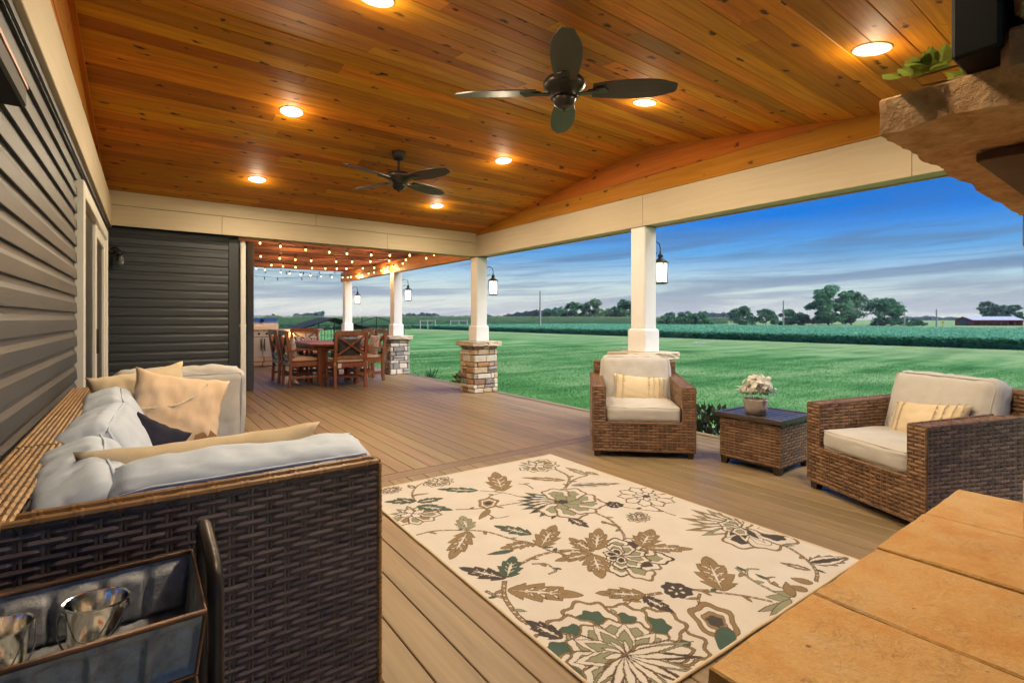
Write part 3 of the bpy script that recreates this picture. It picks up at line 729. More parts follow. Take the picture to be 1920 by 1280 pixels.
column(CY[3], 'farthest white column with stone pier behind the dining table', 47, GSTONES + [STONES[3]], M_capstone)

# ================================================================== BEAMS
BZ0, BZ1 = 2.22, 2.60
be = thing('side_beam', 'long cream boxed beam over the lawn side carried by columns', 'beam', (4.555, 0, 0))
def pieces(mbname, root, segs, axis, wid, z0, z1, m, off):
    for a, b in segs:
        mb = MB(); L = b - a - .003
        if axis == 'y': mb.cbox((0, 0, 0), (L, wid, z1 - z0), .002); o = mb.build(mbname, m, root, loc=(off, (a + b) / 2, (z0 + z1) / 2), rot=(0, 0, R(90)))
        else: mb.cbox((0, 0, 0), (L, wid, z1 - z0), .002); o = mb.build(mbname, m, root, loc=((a + b) / 2, off, (z0 + z1) / 2))
pieces('beam_face_board', be, [(-.55, 1.2), (1.2, 3.6), (3.6, 7.03)], 'y', .02, BZ0, BZ1 - .04, M_cream, -.105)
pieces('beam_face_board', be, [(-.55, 3.6), (3.6, 7.2)], 'y', .02, BZ0, BZ1, M_cream, .105)
pieces('beam_soffit', be, [(-.55, 3.58), (3.58, 7.0)], 'y', .186, BZ0 + .012, BZ0 + .03, M_cream, 0)
mb = MB(); mb.box((0, 3.3, (BZ0 + BZ1) / 2 + .03), (.18, 7.7, .3)); mb.build('beam_core', M_wickcore, be)
bb = thing('end_beam', 'cream boxed beam crossing above the dining opening', 'beam', (0, 7.10, 0))
pieces('lower_face_board', bb, [(-.31, .80), (.80, 2.9), (2.9, 4.44)], 'x', .02, BZ0, 2.44, M_cream, -.105)
pieces('upper_face_board', bb, [(-.31, 1.9), (1.9, 4.44)], 'x', .02, 2.445, BZ1 + .01, M_cream, -.0985)
pieces('outer_face_board', bb, [(-.31, 4.66)], 'x', .02, BZ0, BZ1, M_cream, .105)
pieces('beam_soffit', bb, [(1.0, 4.44)], 'x', .186, BZ0 + .012, BZ0 + .03, M_cream, 0)
mb = MB(); mb.box((2.1, 0, 2.43), (4.8, .17, .3)); mb.build('beam_core', M_wickcore, bb)

# ================================================================== VAULTED CEILING
RY, RZ = 3.53, 3.06
SB, SF = 0.133, 0.158
CX0, CX1 = -0.37, 4.46
ceil = thing('porch_ceiling', kind='structure')
def slope_boards(sign, slope, run):
    ang = math.atan(slope); n = int(math.ceil(run / math.cos(ang) / .134))
    for i in range(n):
        s_ = (i + .5) * .134
        yy = RY + sign * s_ * math.cos(ang); zz = RZ - s_ * math.sin(ang)
        # staggered butt joints
        j = 1.2 + random.random() * 2.4
        for a, b in ((CX0, CX0 + j), (CX0 + j, CX1)):
            me = board_mesh('ceiling_board', b - a - .0015, .134 - .0015, .016, .0035, M_ceil)
            # flip so that the chamfered face looks down: rotate pi about X then the slope
            link_mesh('ceiling_board', me, ceil, (a, yy, zz), (math.pi - sign * ang, 0, 0))
slope_boards(1, SB, 3.50); slope_boards(-1, SF, 4.3)
mb = MB(); mb.cbox(((CX0 + CX1) / 2, RY, RZ - .006), (CX1 - CX0, .05, .014), .003); mb.build('ridge_strip', M_cedar_trim, ceil)
# roof deck above
roof = MB()
for sgn, sl, run in ((1, SB, 3.9), (-1, SF, 4.7)):
    y1 = RY + sgn * run; z1 = RZ - sl * run
    roof.add([(-1.2, RY, RZ + .03), (5.1, RY, RZ + .03), (5.1, y1, z1 + .03), (-1.2, y1, z1 + .03),
              (-1.2, RY, RZ + .15), (5.1, RY, RZ + .15), (5.1, y1, z1 + .15), (-1.2, y1, z1 + .15)],
             [(0, 1, 2, 3), (4, 7, 6, 5), (0, 4, 5, 1), (2, 6, 7, 3), (1, 5, 6, 2), (0, 3, 7, 4)])
roof.build('roof', M_navy, kind='structure')
# gable infill boards above the side beam and above the house frieze
def gable(name, root, X, zb, face, ys):
    def top(y): return RZ - (SB * (y - RY) if y > RY else SF * (RY - y)) + .012
    H = .19
    z = zb
    k = 0
    while z < RZ:
        z2 = z + H
        yl = [y for y in np.linspace(ys[0], ys[1], 60) if top(y) > z + .004]
        if len(yl) > 1:
            poly = [(y, z) for y in (yl[0], yl[-1])]
            up = [(y, min(top(y), z2 - .003)) for y in reversed(yl)]
            pts = poly + up
            n = len(pts)
            t = .018 * face
            vs = [(0, y, zz) for y, zz in pts] + [(t, y, zz) for y, zz in pts]
            fs = [tuple(range(n)), tuple(range(2 * n - 1, n - 1, -1))] + [(i, n + i, n + (i + 1) % n, (i + 1) % n) for i in range(n)]
            me = bpy.data.meshes.new(name); me.from_pydata(vs, [], fs)
            bm = bmesh.new(); bm.from_mesh(me); bmesh.ops.recalc_face_normals(bm, faces=bm.faces)
            # swap to grain axis X by rotating the mesh
            bmesh.ops.rotate(bm, verts=bm.verts, cent=(0, 0, 0), matrix=Matrix.Rotation(R(-90), 3, 'Z'))
            bm.to_mesh(me); bm.free(); me.materials.append(M_cedar_trim)
            link_mesh(name, me, root, (X + .001 * (k % 2) * face, 0, 0), (0, 0, R(90)))
        z = z2; k += 1
gable('gable_board', be, -.105, BZ1 - .038, -1, (-.5, 6.99))
gb = thing('gable_infill', parent=house)
gable('gable_board', gb, -.345, 2.50, 1, (-.9, 6.99))
mb = MB(); mb.bar((0, 0, 0), (8.2, 0, 0), .022, .05); 
# cove trim where the side gable meets the ceiling
for sgn, sl, run in ((1, SB, 3.46), (-1, SF, 4.2)):
    mb = MB(); mb.bar((0, 0, 0), (math.hypot(run, sl * run), 0, 0), .03, .028)
    o = mb.build('cove_trim', M_cedar_trim, gb, loc=(-.312, RY, RZ - .02), rot=(0, math.atan(sl), R(90) * sgn))

# ================================================================== PERGOLA beyond the end beam
pg = thing('pergola', 'red brown pergola of close rafters over the dining deck', 'pergola', (0, 0, 0))
mb = MB(); mb.cbox((0, 0, 0), (6.75, .12, .26), .004); mb.build('side_beam', M_pergbeam, pg, loc=(4.52, 7.24 + 3.375, 2.345), rot=(0, 0, R(90)))
mb = MB(); mb.cbox((0, 0, 0), (3.9, .09, .2), .004); mb.build('house_ledger', M_pergola, pg, loc=(1.3, 9.55 + 1.95, 2.38), rot=(0, 0, R(90)))
mb0 = MB(); mb0.cbox((0, 0, 0), (4.0, .045, .17), .003)
r0 = None
for i in range(17):
    yy = 7.30 + i * .40
    if r0 is None: r0 = mb0.build('rafter', M_pergola, pg, loc=(2.75, yy, 2.562)).data
    else: link_mesh('rafter', r0, pg, (2.75 + random.uniform(-.03, .03), yy, 2.562))
me = board_mesh('roof_slat', 6.9, .09, .02, .003, M_pergola)
for i in range(38): link_mesh('roof_slat', me, pg, (0.85 + i * .104, 7.22, 2.671), (0, 0, R(90)))

# ================================================================== FIREPLACE
fp = thing('fireplace', 'stacked stone outdoor fireplace with raised tan hearth at the right', 'fireplace', (1.95, 0, 0))
FX0, FX1, FY0, FY1 = 1.525, 2.48, -.55, .15
mb = MB(); mb.box(((FX0 + FX1) / 2 - 1.95, (FY0 + FY1) / 2, 1.3), (FX1 - FX0, FY1 - FY0, 2.6)); mb.build('chimney_core', M_mortar, fp)
rr = random.Random(77)
z = .455
while z < 2.75:
    h = rr.choice([.08, .10, .12, .15])
    for (ax, a, b, fixed, rot) in (('x', (FX0 if z < 1.6 else 1.30) - .05, FX1 + .05, FY1, 0), ('y', FY0, FY1 - .01, FX0 if z < 1.6 else 1.31, 1)):
        c = a
        while c < b - .02:
            L = min(rr.uniform(.13, .34), b - c)
            dp = .085 + rr.uniform(-.012, .012)
            me = stone_block((L - .008), dp, h - .008, rr.random()); me.materials.append(rr.choice(STONES))
            if ax == 'x': link_mesh('stone', me, fp, (c + L / 2 - 1.95, fixed + dp / 2 - .03, z + h / 2), (0, rr.uniform(-.02, .02), R(180)))
            else: link_mesh('stone', me, fp, (fixed - dp / 2 + .03 - 1.95, c + L / 2, z + h / 2), (0, rr.uniform(-.02, .02), R(-90)))
            c += L
    z += h
hb = thing('hearth', parent=fp)
mb = MB(); mb.box((1.97 - 1.95, .03, .19), (1.80, 1.06, .38)); mb.build('hearth_base', M_mortar, hb)
c = 1.07; zz = .0
while zz < .35:
    h = .0945; c = 1.06
    while c < 2.88:
        L = min(rr.uniform(.15, .3), 2.88 - c)
        me = stone_block(max(L - .008, .02), .06, h - .006, rr.random()); me.materials.append(rr.choice(STONES)); link_mesh('stone', me, hb, (c + L / 2 - 1.95, .565, zz + h / 2)); c += L
    zz += h
def rough_slab(name, x0, x1, y0, y1, z0, z1, m, root, off, rough=.006, nx=14, ny=24, seed=0, face=.0):
    """slab with slightly wandering chipped edges"""
    bm = bmesh.new()
    cxm, cym = (x0 + x1) / 2, (y0 + y1) / 2
    vs = {}
    for k, z in enumerate((z0, z0 + (z1 - z0) * .5, z1 - .005, z1)):
        for i in range(nx + 1):
            for j in range(ny + 1):
                if 0 < k < 3 and 0 < i < nx and 0 < j < ny: continue
                x = x0 + (x1 - x0) * i / nx; y = y0 + (y1 - y0) * j / ny
                on = (i in (0, nx)) or (j in (0, ny))
                ins = .0045 if (k == 3 and on) else 0
                nv = noise.noise_vector(Vector((x * 9 + seed, y * 9, z * 30))) * rough
                nv2 = noise.noise_vector(Vector((x * 40 + seed, y * 40, z * 60))) * rough * .5
                if on:
                    x += nv.x + nv2.x; y += nv.y + nv2.y
                    x += -ins * (1 if i == nx else (-1 if i == 0 else 0)); y += -ins * (1 if j == ny else (-1 if j == 0 else 0))
                zz = z + (noise.noise(Vector((x * 6, y * 6, seed))) * .0025 if k == 3 else 0) + ((nv2.z + nv.z) * face if k == 0 else 0)
                vs[(i, j, k)] = bm.verts.new((x - off[0], y - off[1], zz - off[2]))
    for k in (0, 3):
        for i in range(nx):
            for j in range(ny):
                f = [vs[(i, j, k)], vs[(i + 1, j, k)], vs[(i + 1, j + 1, k)], vs[(i, j + 1, k)]]
                bm.faces.new(f if k == 3 else f[::-1])
    ring = [(i, 0) for i in range(nx)] + [(nx, j) for j in range(ny)] + [(i, ny) for i in range(nx, 0, -1)] + [(0, j) for j in range(ny, 0, -1)]
    for k in range(3):
        for a, b in zip(ring, ring[1:] + ring[:1]):
            bm.faces.new([vs[(*a, k)], vs[(*b, k)], vs[(*b, k + 1)], vs[(*a, k + 1)]])
    me = bpy.data.meshes.new(name); bm.to_mesh(me); bm.free(); me.materials.append(m)
    o = link_mesh(name, me, root); autosmooth(o, 28); return o
for i, (a, b) in enumerate(((.99, 1.482), (1.500, 1.950), (1.968, 2.438), (2.456, 2.925))):
    rough_slab('hearth_slab', a, b, -.5, .625, .39, .45 - .004 * (i % 2), M_hearth, hb, (1.95, 0, 0), .0042, seed=i * 3.1)
mb = MB(); mb.box((1.95 - 1.95, .04, .415), (1.86, 1.06, .04)); mb.build('grout_bed', M_mortar, hb)
mt = thing('mantel', parent=fp)
rough_slab('mantel_slab', 1.275, 2.73, -.05, .40, 1.598, 1.668, M_mantel, mt, (1.95, 0, 0), .0095, 80, 36, 5.5, .9)
mb = MB(); mb.cbox((2.03 - 1.95, .19, 1.578), (.90, .23, .022), .003); mb.build('lintel_plate', mat('matte_brown_lintel', (0.10, 0.055, 0.03), (0.15, 0.085, 0.05), 9, .85, .3), mt)  # thin plate under the mantel in mottled dark brown
# ================================================================== WICKER
def woven(mb, c00, c10, c11, c01, rp=.0235, cp=.040, A=.0032, mi=0, stakes=True, seg=6, smi=None, ov=1.08, fill=.09):
    """woven panel on a quad c00-c10 (along) c01-c11 (upper edge); outward normal = along x up"""
    c00, c10, c11, c01 = map(Vector, (c00, c10, c11, c01))
    Ls = ((c10 - c00).length + (c11 - c01).length) / 2; Lt = ((c01 - c00).length + (c11 - c10).length) / 2
    N = (c10 - c00).cross(c01 - c00)
    if N.length < 1e-9: N = (c11 - c01).cross(c11 - c10)
    N.normalize()
    rows = max(1, round(Lt / rp)); cells = max(1, round(Ls / cp))
    def P(s, t): return c00 * (1 - s) * (1 - t) + c10 * s * (1 - t) + c11 * s * t + c01 * (1 - s) * t
    nseg = cells * seg
    for i in range(rows):
        t0 = (i + fill) / rows; t1 = (i + 1 - fill) / rows; tm = (i + .5) / rows
        jit = random.uniform(-.0006, .0006)
        # each visible strand runs over one stake and dips under its neighbours
        ks = [k for k in range(-1, cells + 2) if (k + i) % 2 == 0]
        for kc in ks:
            lo, hi = max(kc - ov, 0), min(kc + ov, cells)
            if hi - lo < .15: continue
            xs = [x for x in (kc + q * ov / 1.08 for q in (-1.08, -.92, -.78, -.62, 0, .62, .78, .92, 1.08)) if lo <= x <= hi]
            if xs[0] > lo + .01: xs.insert(0, lo)
            if xs[-1] < hi - .01: xs.append(hi)
            n_ = len(xs) - 1
            if n_ < 1: continue
            vs = []; fs = []; tw = random.uniform(-.03, .03) / rows
            for x in xs:
                s = min(x / cells, 1.0); e = min(max((abs(x - kc) - .62) / .38, 0), 1.1); e = e * e * (3 - 2 * min(e, 1))
                off = A * (1 - 2 * e) + jit
                vs += [P(s, t0 + tw) + N * (off - .0016), P(s, tm + tw) + N * (off + .0012), P(s, t1 + tw) + N * (off - .0016)]
            for j in range(n_):
                a = j * 3
                fs += [(a, a + 3, a + 4, a + 1), (a + 1, a + 4, a + 5, a + 2)]
            mb.add(vs, fs, mi)
    if stakes:
        for k in range(cells + 1):
            for d in (-.0042, .0042):
                s = min(max((k * cp * 0 + k / cells) + d / Ls, 0.001), .999)
                a = P(s, 0); b = P(s, 1); al = (c10 - c00).normalized() * .0027
                mb.add([a - al + N * .0018, a + al + N * .0018, b + al + N * .0018, b - al + N * .0018,], [(0, 1, 2, 3)], mi if smi is None else smi)
def rim(mb, pts, r=.011, step=.06, mi=0):
    """bound edge: a round strand with ties"""
    pts = [Vector(p) for p in pts]
    mb.tube(pts, r, 7, mi)
    for a, b in zip(pts[:-1], pts[1:]):
        n = max(1, int((b - a).length / step)); d = (b - a).normalized()
        for k in range(n):
            p = a.lerp(b, (k + .5) / n)
            for q in (-.006, .006):
                mb.tube([p + d * (q - .0028), p + d * (q + .0028)], r * 1.22, 7, mi, cap=True)

# ================================================================== CUSHIONS
def cushion(name, w_, d_, h_, m, parent, loc, rot=(0, 0, 0), puff=.02, wr=.006, seed=0, r=.035, n=18, piping=None, sag=0.0):
    hw, hd, hh = w_ / 2, d_ / 2, h_ / 2; r = min(r, hh * .95)
    bm = bmesh.new(); bmesh.ops.create_cube(bm, size=2)
    bmesh.ops.subdivide_edges(bm, edges=bm.edges[:], cuts=n, use_grid_fill=True)
    sv = Vector((seed * 3.7, seed * 1.3, seed * 7.1))
    for v in bm.verts:
        p = v.co.copy()
        q = Vector((p.x * hw, p.y * hd, p.z * hh))
        inn = Vector((max(-hw + r, min(hw - r, q.x)), max(-hd + r, min(hd - r, q.y)), max(-hh + r, min(hh - r, q.z))))
        dd = q - inn
        if dd.length > 1e-6: q = inn + dd.normalized() * r
        ex = max(0, 1 - p.x ** 2); ey = max(0, 1 - p.y ** 2); ez = max(0, 1 - p.z ** 2)
        q.z += puff * (ex * ey) ** .55 * (1 if p.z > 0 else -1) * min(1, abs(p.z) * 1.2)
        q.x += puff * .5 * (ey * ez) ** .6 * p.x * (1 - ex); q.y += puff * .5 * (ex * ez) ** .6 * p.y * (1 - ey)
        q.z -= sag * (ex * ey)
        s1 = q * 5.5 + sv
        nz = noise.noise(s1); w2 = noise.noise(Vector((q.x * 15, q.y * 4, q.z * 5)) + sv)
        w3 = noise.noise(Vector((q.x * 30, q.y * 9, q.z * 30)) + sv * 2)
        rg = 1 - abs(noise.noise(Vector((q.x * 9 + q.y * 5, q.y * 6 - q.x * 4, q.z * 9)) + sv * 1.7)) * 2.2
        rg = max(0, rg) ** 3
        dirn = q.normalized() if q.length > 1e-6 else Vector((0, 0, 1))
        edge = 1 - min(ex, 1) * min(ey, 1)
        dirn = Vector((p.x * (abs(p.x) > .98), p.y * (abs(p.y) > .98), p.z * (abs(p.z) > .98)))
        if dirn.length > 0: dirn.normalize()
        q += dirn * (nz * wr * .8 + w2 * wr * (.45 + .6 * edge) + w3 * wr * .2 - rg * wr * .8)
        v.co = q
    me = bpy.data.meshes.new(name); bm.to_mesh(me); bm.free()
    me.polygons.foreach_set('use_smooth', [True] * len(me.polygons)); me.materials.append(m)
    o = link_mesh(name, me, parent, loc, rot)
    if piping is not None:
        mb = MB()
        for sz in (-1, 1):
            pts = []
            K = 10
            for k in range(K): pts.append((-hw + r * .5 + (2 * hw - r) * k / K, -hd + .26 * r))
            for k in range(K): pts.append((hw - .26 * r, -hd + r * .5 + (2 * hd - r) * k / K))
            for k in range(K): pts.append((hw - r * .5 - (2 * hw - r) * k / K, hd - .26 * r))
            for k in range(K): pts.append((-hw + .26 * r, hd - r * .5 - (2 * hd - r) * k / K))
            mb.tube([(x, y, sz * (hh - .27 * r) + noise.noise(Vector((x * 6, y * 6, sz)) + sv) * wr * .8) for x, y in pts], .0032, 6, 0, closed=True)
        mb.build('piping', piping, o, smooth=True)
    return o
def pillow(name, w_, h_, t_, m, loc, rot, label, cat='pillow', parent=None, seed=0, wr=.006, n=26, group=None, pinch=.10):
    """throw pillow: flat in local XY, thickness along Z"""
    vs = []; fs = []
    hw, hh = w_ / 2, h_ / 2
    sv = Vector((seed * 2.3, seed * 5.1, seed))
    for side in (1, -1):
        for i in range(n + 1):
            for j in range(n + 1):
                u = -1 + 2 * i / n; v = -1 + 2 * j / n
                x = hw * u * (1 - pinch * (1 - v * v) * abs(u)); y = hh * v * (1 - pinch * (1 - u * u) * abs(v))
                prof = ((1 - u * u) * (1 - v * v))
                z = side * t_ / 2 * (max(prof, 0) ** .42)
                cr = math.hypot(abs(u) - 1, abs(v) - 1)
                z += side * wr * (noise.noise(Vector((u * 2.2, v * 2.2, side)) + sv) * 1.6 + noise.noise(Vector((u * 7, v * 3, side * 2)) + sv) * .8) * min(1, prof * 3)
                x += wr * .8 * noise.noise(Vector((v * 4, u, 3)) + sv); y += wr * .8 * noise.noise(Vector((u * 4, v, 7)) + sv)
                vs.append((x, y, z))
    K = (n + 1) ** 2
    for s_ in (0, 1):
        for i in range(n):
            for j in range(n):
                a = s_ * K + i * (n + 1) + j; q = (a, a + n + 1, a + n + 2, a + 1)
                fs.append(q if s_ == 0 else q[::-1])
    mb = MB(); mb.add(vs, fs)
    me = bpy.data.meshes.new(name); me.from_pydata(vs, [], fs)
    bm = bmesh.new(); bm.from_mesh(me); bmesh.ops.remove_doubles(bm, verts=bm.verts, dist=.0008); bm.to_mesh(me); bm.free()
    me.polygons.foreach_set('use_smooth', [True] * len(me.polygons)); me.materials.append(m)
    o = link_mesh(name, me, parent, loc, rot)
    if label: tag(o, label, cat, group)
    return o

# ================================================================== ARMCHAIRS
def armchair(loc, rotz, label):
    W, D = .87, .84; aw = .112
    zb, za, zr, zs, zt = .055, .60, .645, .30, .775
    c = thing('wicker_armchair', label, 'armchair', loc, rotz, 'wicker club chairs on the deck')
    hw, hd = W / 2, D / 2
    # solid core
    mb = MB()
    mb.box((0, 0, (zb + zs) / 2), (W - .03, D - .03, zs - zb - .012))
    for s in (-1, 1):
        x0, x1 = s * (hw - .013), s * (hw - aw + .013)
        vs = [(x, y, z) for x in (x0, x1) for (y, z) in ((-hd + .013, zs - .03), (hd - .013, zs - .03), (hd - .013, zr - .013), (-hd + .013, za - .013))]
        mb.add(vs, [(0, 1, 2, 3), (7, 6, 5, 4), (0, 4, 5, 1), (1, 5, 6, 2), (2, 6, 7, 3), (3, 7, 4, 0)])
    mb.box((0, hd - .06, (zs + zt) / 2), (W - .09, .094, zt - zs - .016))
    mb.build('frame', M_wickcore, c)
    # weave
    mb = MB()
    F, B = -hd, hd
    woven(mb, (-hw, F, zb), (hw, F, zb), (hw, F, zs), (-hw, F, zs))                       # apron
    for s in (-1, 1):
        xo, xi = s * hw, s * (hw - aw)
        # arm front
        a, b = (min(xo, xi), max(xo, xi))
        woven(mb, (a, F, zs), (b, F, zs), (b, F, za), (a, F, za))
        if s > 0:
            woven(mb, (xo, F, zb), (xo, B, zb), (xo, B, zr), (xo, F, za)); woven(mb, (xi, B - .1, zs), (xi, F, zs), (xi, F, za), (xi, B - .1, zr - .005))
        else:
            woven(mb, (xo, B, zb), (xo, F, zb), (xo, F, za), (xo, B, zr)); woven(mb, (xi, F, zs), (xi, B - .1, zs), (xi, B - .1, zr - .005), (xi, F, za))
        woven(mb, (a, F, za), (b, F, za), (b, B, zr), (a, B, zr), rp=.028, cp=.030)        # arm top
    woven(mb, (hw, B, zb), (-hw, B, zb), (-hw, B, zr), (hw, B, zr))
    bx = hw - .035
    woven(mb, (bx, B, zr), (-bx, B, zr), (-bx, B, zt), (bx, B, zt)); woven(mb, (-bx, B - .115, zs), (bx, B - .115, zs), (bx, B - .115, zt), (-bx, B - .115, zt))
    woven(mb, (-bx, B - .115, zt), (bx, B - .115, zt), (bx, B, zt), (-bx, B, zt), rp=.03, cp=.037)
    for s in (-1, 1):
        y0, y1 = (B - .115, B) if s > 0 else (B, B - .115)
        woven(mb, (s * bx, y0, zr), (s * bx, y1, zr), (s * bx, y1, zt), (s * bx, y0, zt))
    o = mb.build('woven_wicker', M_wick, c, kind='stuff')
    mb = MB()
    for s in (-1, 1):
        xo, xi = s * (hw - .004), s * (hw - aw + .004)
        rim(mb, [(xo, B, zr + .002), (xo, F + .004, za + .002), (xi, F + .004, za + .002), (xi, B - .1, zr)], .008)
        rim(mb, [(xo, F + .003, za), (xo, F + .003, zb)], .008, .03)
    rim(mb, [(-hw + aw, F + .002, zs), (hw - aw, F + .002, zs)], .009); rim(mb, [(-hw, F + .003, zb + .004), (hw, F + .003, zb + .004)], .008)
    rim(mb, [(-bx, B - .11, zt), (bx, B - .11, zt)], .008)
    mb.build('bound_edge', M_wick, c)
    for sx in (-1, 1):
        for sy in (-1, 1):
            mb = MB(); x, y = sx * (hw - .045), sy * (hd - .045); t, b_ = .034, .022
            mb.add([(x + a * t, y + b * t, zb + .004) for a in (-1, 1) for b in (-1, 1)] + [(x + a * b_ + sx * .006, y + b * b_ + sy * .006, 0) for a in (-1, 1) for b in (-1, 1)],
                   [(0, 2, 3, 1), (4, 5, 7, 6), (0, 1, 5, 4), (1, 3, 7, 5), (3, 2, 6, 7), (2, 0, 4, 6)])
            mb.build('foot', M_foot, c)
    cushion('seat_cushion', W - 2 * aw - .012, .66, .135, M_cush, c, (0, -.085, zs + .072), (0, 0, 0), .016, .005, seed=loc[0], piping=M_pipe)
    cushion('back_cushion', W - 2 * aw - .01 + .03, .47, .16, M_cush, c, (0, .215, .60), (R(75), 0, 0), .030, .008, seed=loc[1], r=.06, piping=M_pipe)
    return c
ch1 = armchair((3.792, 3.131, 0), math.atan2(-.69, .723), 'wicker armchair with oatmeal cushions in front of the white column')
ch2 = armchair((3.66 + .895 * .42, 1.26 - .445 * .42, 0), math.atan2(-.895, -.445), 'wicker armchair with oatmeal cushions at the right, partly behind the hearth')

def fringe_pillow(root_m, loc, rot, label, seed):
    M_ = root_m @ Matrix.Translation(Vector(loc)) @ rot
    p = pillow('lumbar_pillow', .50, .27, .13, M_gold, M_.to_translation(), M_.to_euler(), label, 'pillow', seed=seed, wr=.004, group='fringed pillows on the armchairs')
    rr = random.Random(seed)
    mb = MB()
    for x in (-.205, -.165, .075, .125, .175, .215):
        n = 36
        for k in range(n):
            y = -.125 + .25 * k / (n - 1)
            u = x / .25; v = y / .135
            z = .065 * max(0, (1 - u * u) * (1 - v * v)) ** .42 + .002
            L = rr.uniform(.022, .034); dx = rr.uniform(.3, .9) * L * (1 if x > -.18 else -1); dy = rr.uniform(-.4, .3) * L
            mb.add([(x, y - .0035, z), (x, y + .0035, z), (x + dx * .6, y + dy + .004, z + .010), (x + dx, y + dy - .002, z + .004)], [(0, 1, 2, 3)])
    mb.build('fringe', M_tassel, p, kind='stuff')
    return p
fringe_pillow(mw(ch1), (.02, .075, .525), Matrix.Rotation(R(4), 4, 'Y') @ Matrix.Rotation(R(70), 4, 'X'), 'cream fringed lumbar pillow on the armchair by the column', 3)
fringe_pillow(mw(ch2), (.03, .06, .535), Matrix.Rotation(R(-6), 4, 'Y') @ Matrix.Rotation(R(66), 4, 'X'), 'cream fringed lumbar pillow on the armchair at the right', 8)

# ================================================================== SIDE TABLE
st = thing('side_table', 'square wicker side table with dark slatted top between the armchairs', 'table', (4.17, 2.12, 0))
hs = .265
mb = MB(); mb.box((0, 0, .21), (2 * hs - .05, 2 * hs - .05, .33)); mb.build('frame', M_wickcore, st)
mb = MB(); h = hs - .018; z0, z1 = .06, .385
woven(mb, (-h, h, z0), (-h, -h, z0), (-h, -h, z1), (-h, h, z1)); woven(mb, (-h, -h, z0), (h, -h, z0), (h, -h, z1), (-h, -h, z1))
woven(mb, (h, -h, z0), (h, h, z0), (h, h, z1), (h, -h, z1)); woven(mb, (h, h, z0), (-h, h, z0), (-h, h, z1), (h, h, z1))
mb.build('woven_wicker', M_wick, st, kind='stuff')
mb = MB(); t = hs + .012
for s in (-1, 1): mb.cbox((s * (t - .02), 0, .41), (.04, 2 * t, .038), .004); mb.cbox((0, s * (t - .02), .4102), (2 * t - .08, .04, .038), .004)
mb.build('top_frame', M_espresso, st)
for i in range(6):
    mb = MB(); mb.cbox((-.2 + i * .08, 0, .412), (.068, 2 * t - .08, .022), .004); mb.build('slat', M_espresso, st)
for sx in (-1, 1):
    for sy in (-1, 1):
        mb = MB(); x, y = sx * (h - .035), sy * (h - .035)
        mb.add([(x + a * .034, y + b * .034, .062) for a in (-1, 1) for b in (-1, 1)] + [(x + a * .02 + sx * .008, y + b * .02 + sy * .008, 0) for a in (-1, 1) for b in (-1, 1)],
               [(0, 2, 3, 1), (4, 5, 7, 6), (0, 1, 5, 4), (1, 3, 7, 5), (3, 2, 6, 7), (2, 0, 4, 6)]); mb.build('foot', M_foot, st)
# flower pot on the table
fl = thing('flower_pot', 'small pale pot of ivory flowers on the slatted side table', 'flower pot', (4.05, 2.13, .429)); fl.scale = (1.22, 1.22, 1.22)
mb = MB(); mb.lathe([(.062, 0), (.070, .05), (.078, .092), (.080, .10), (.072, .10), (.066, .08)], n=24); mb.build('pot', M_pot, fl, smooth=True)
rr = random.Random(4)
def blossom(mb, c, r, n=34, mi=0):
    for k in range(n):
        th = rr.uniform(0, 6.28); ph = math.acos(rr.uniform(-.35, 1))
        d = Vector((math.sin(ph) * math.cos(th), math.sin(ph) * math.sin(th), math.cos(ph)))
        p = Vector(c) + d * r * rr.uniform(.65, 1.0); t = d.orthogonal().normalized(); t = Matrix.Rotation(rr.uniform(0, 6.28), 3, d) @ t; b = d.cross(t); s = r * rr.uniform(.34, .5)
        mb.add([p - t * s, p - b * s * .8 + d * s * .3, p + t * s + d * s * .15, p + b * s * .8 + d * s * .3], [(0, 1, 2, 3)], mi)
for (x, y, z, r) in ((-.03, -.02, .165, .058), (.035, -.03, .175, .055), (0, .035, .18, .055), (-.055, .03, .15, .045), (0, -.01, .215, .05), (.06, .03, .165, .04)):
    mb = MB(); blossom(mb, (x, y, z), r); mb.build('blossom', M_petal, fl)
for (x, y, z, r) in ((.085, -.045, .13, .03), (.095, -.005, .155, .028), (.07, -.075, .155, .028)):
    mb = MB(); blossom(mb, (x, y, z), r, 22); mb.build('blossom', M_petal2, fl)
for (x, y, z) in ((-.085, .0, .225), (.05, -.06, .235), (.10, -.03, .215), (.04, .06, .23)):
    mb = MB(); mb.lathe([(.002, -.015), (.012, -.01), (.016, 0), (.012, .01), (.002, .015)], (x, y, z), 10); mb.tube([(x * .3, y * .3, .1), (x * .8, y * .8, z * .7), (x, y, z - .01)], .0018, 5); mb.build('seed_head', M_petal, fl, smooth=True)
for k in range(15):
    th = k * 2.4; el = rr.uniform(.0, .5); L = rr.uniform(.09, .13)
    d = Vector((math.cos(th) * math.cos(el), math.sin(th) * math.cos(el), math.sin(el))); s = Vector((-math.sin(th), math.cos(th), 0)); p = Vector((0, 0, .115))
    mb = MB(); a = p + d * .04; m_ = p + d * (.04 + L * .5) + Vector((0, 0, .012)); e = p + d * (.04 + L) - Vector((0, 0, .015))
    mb.add([a, m_ - s * .018, m_ + Vector((0, 0, -.004)), m_ + s * .018, e], [(0, 1, 2), (0, 2, 3), (1, 4, 2), (2, 4, 3)]); mb.build('leaf', M_petal if k % 5 == 1 else M_leafd, fl)

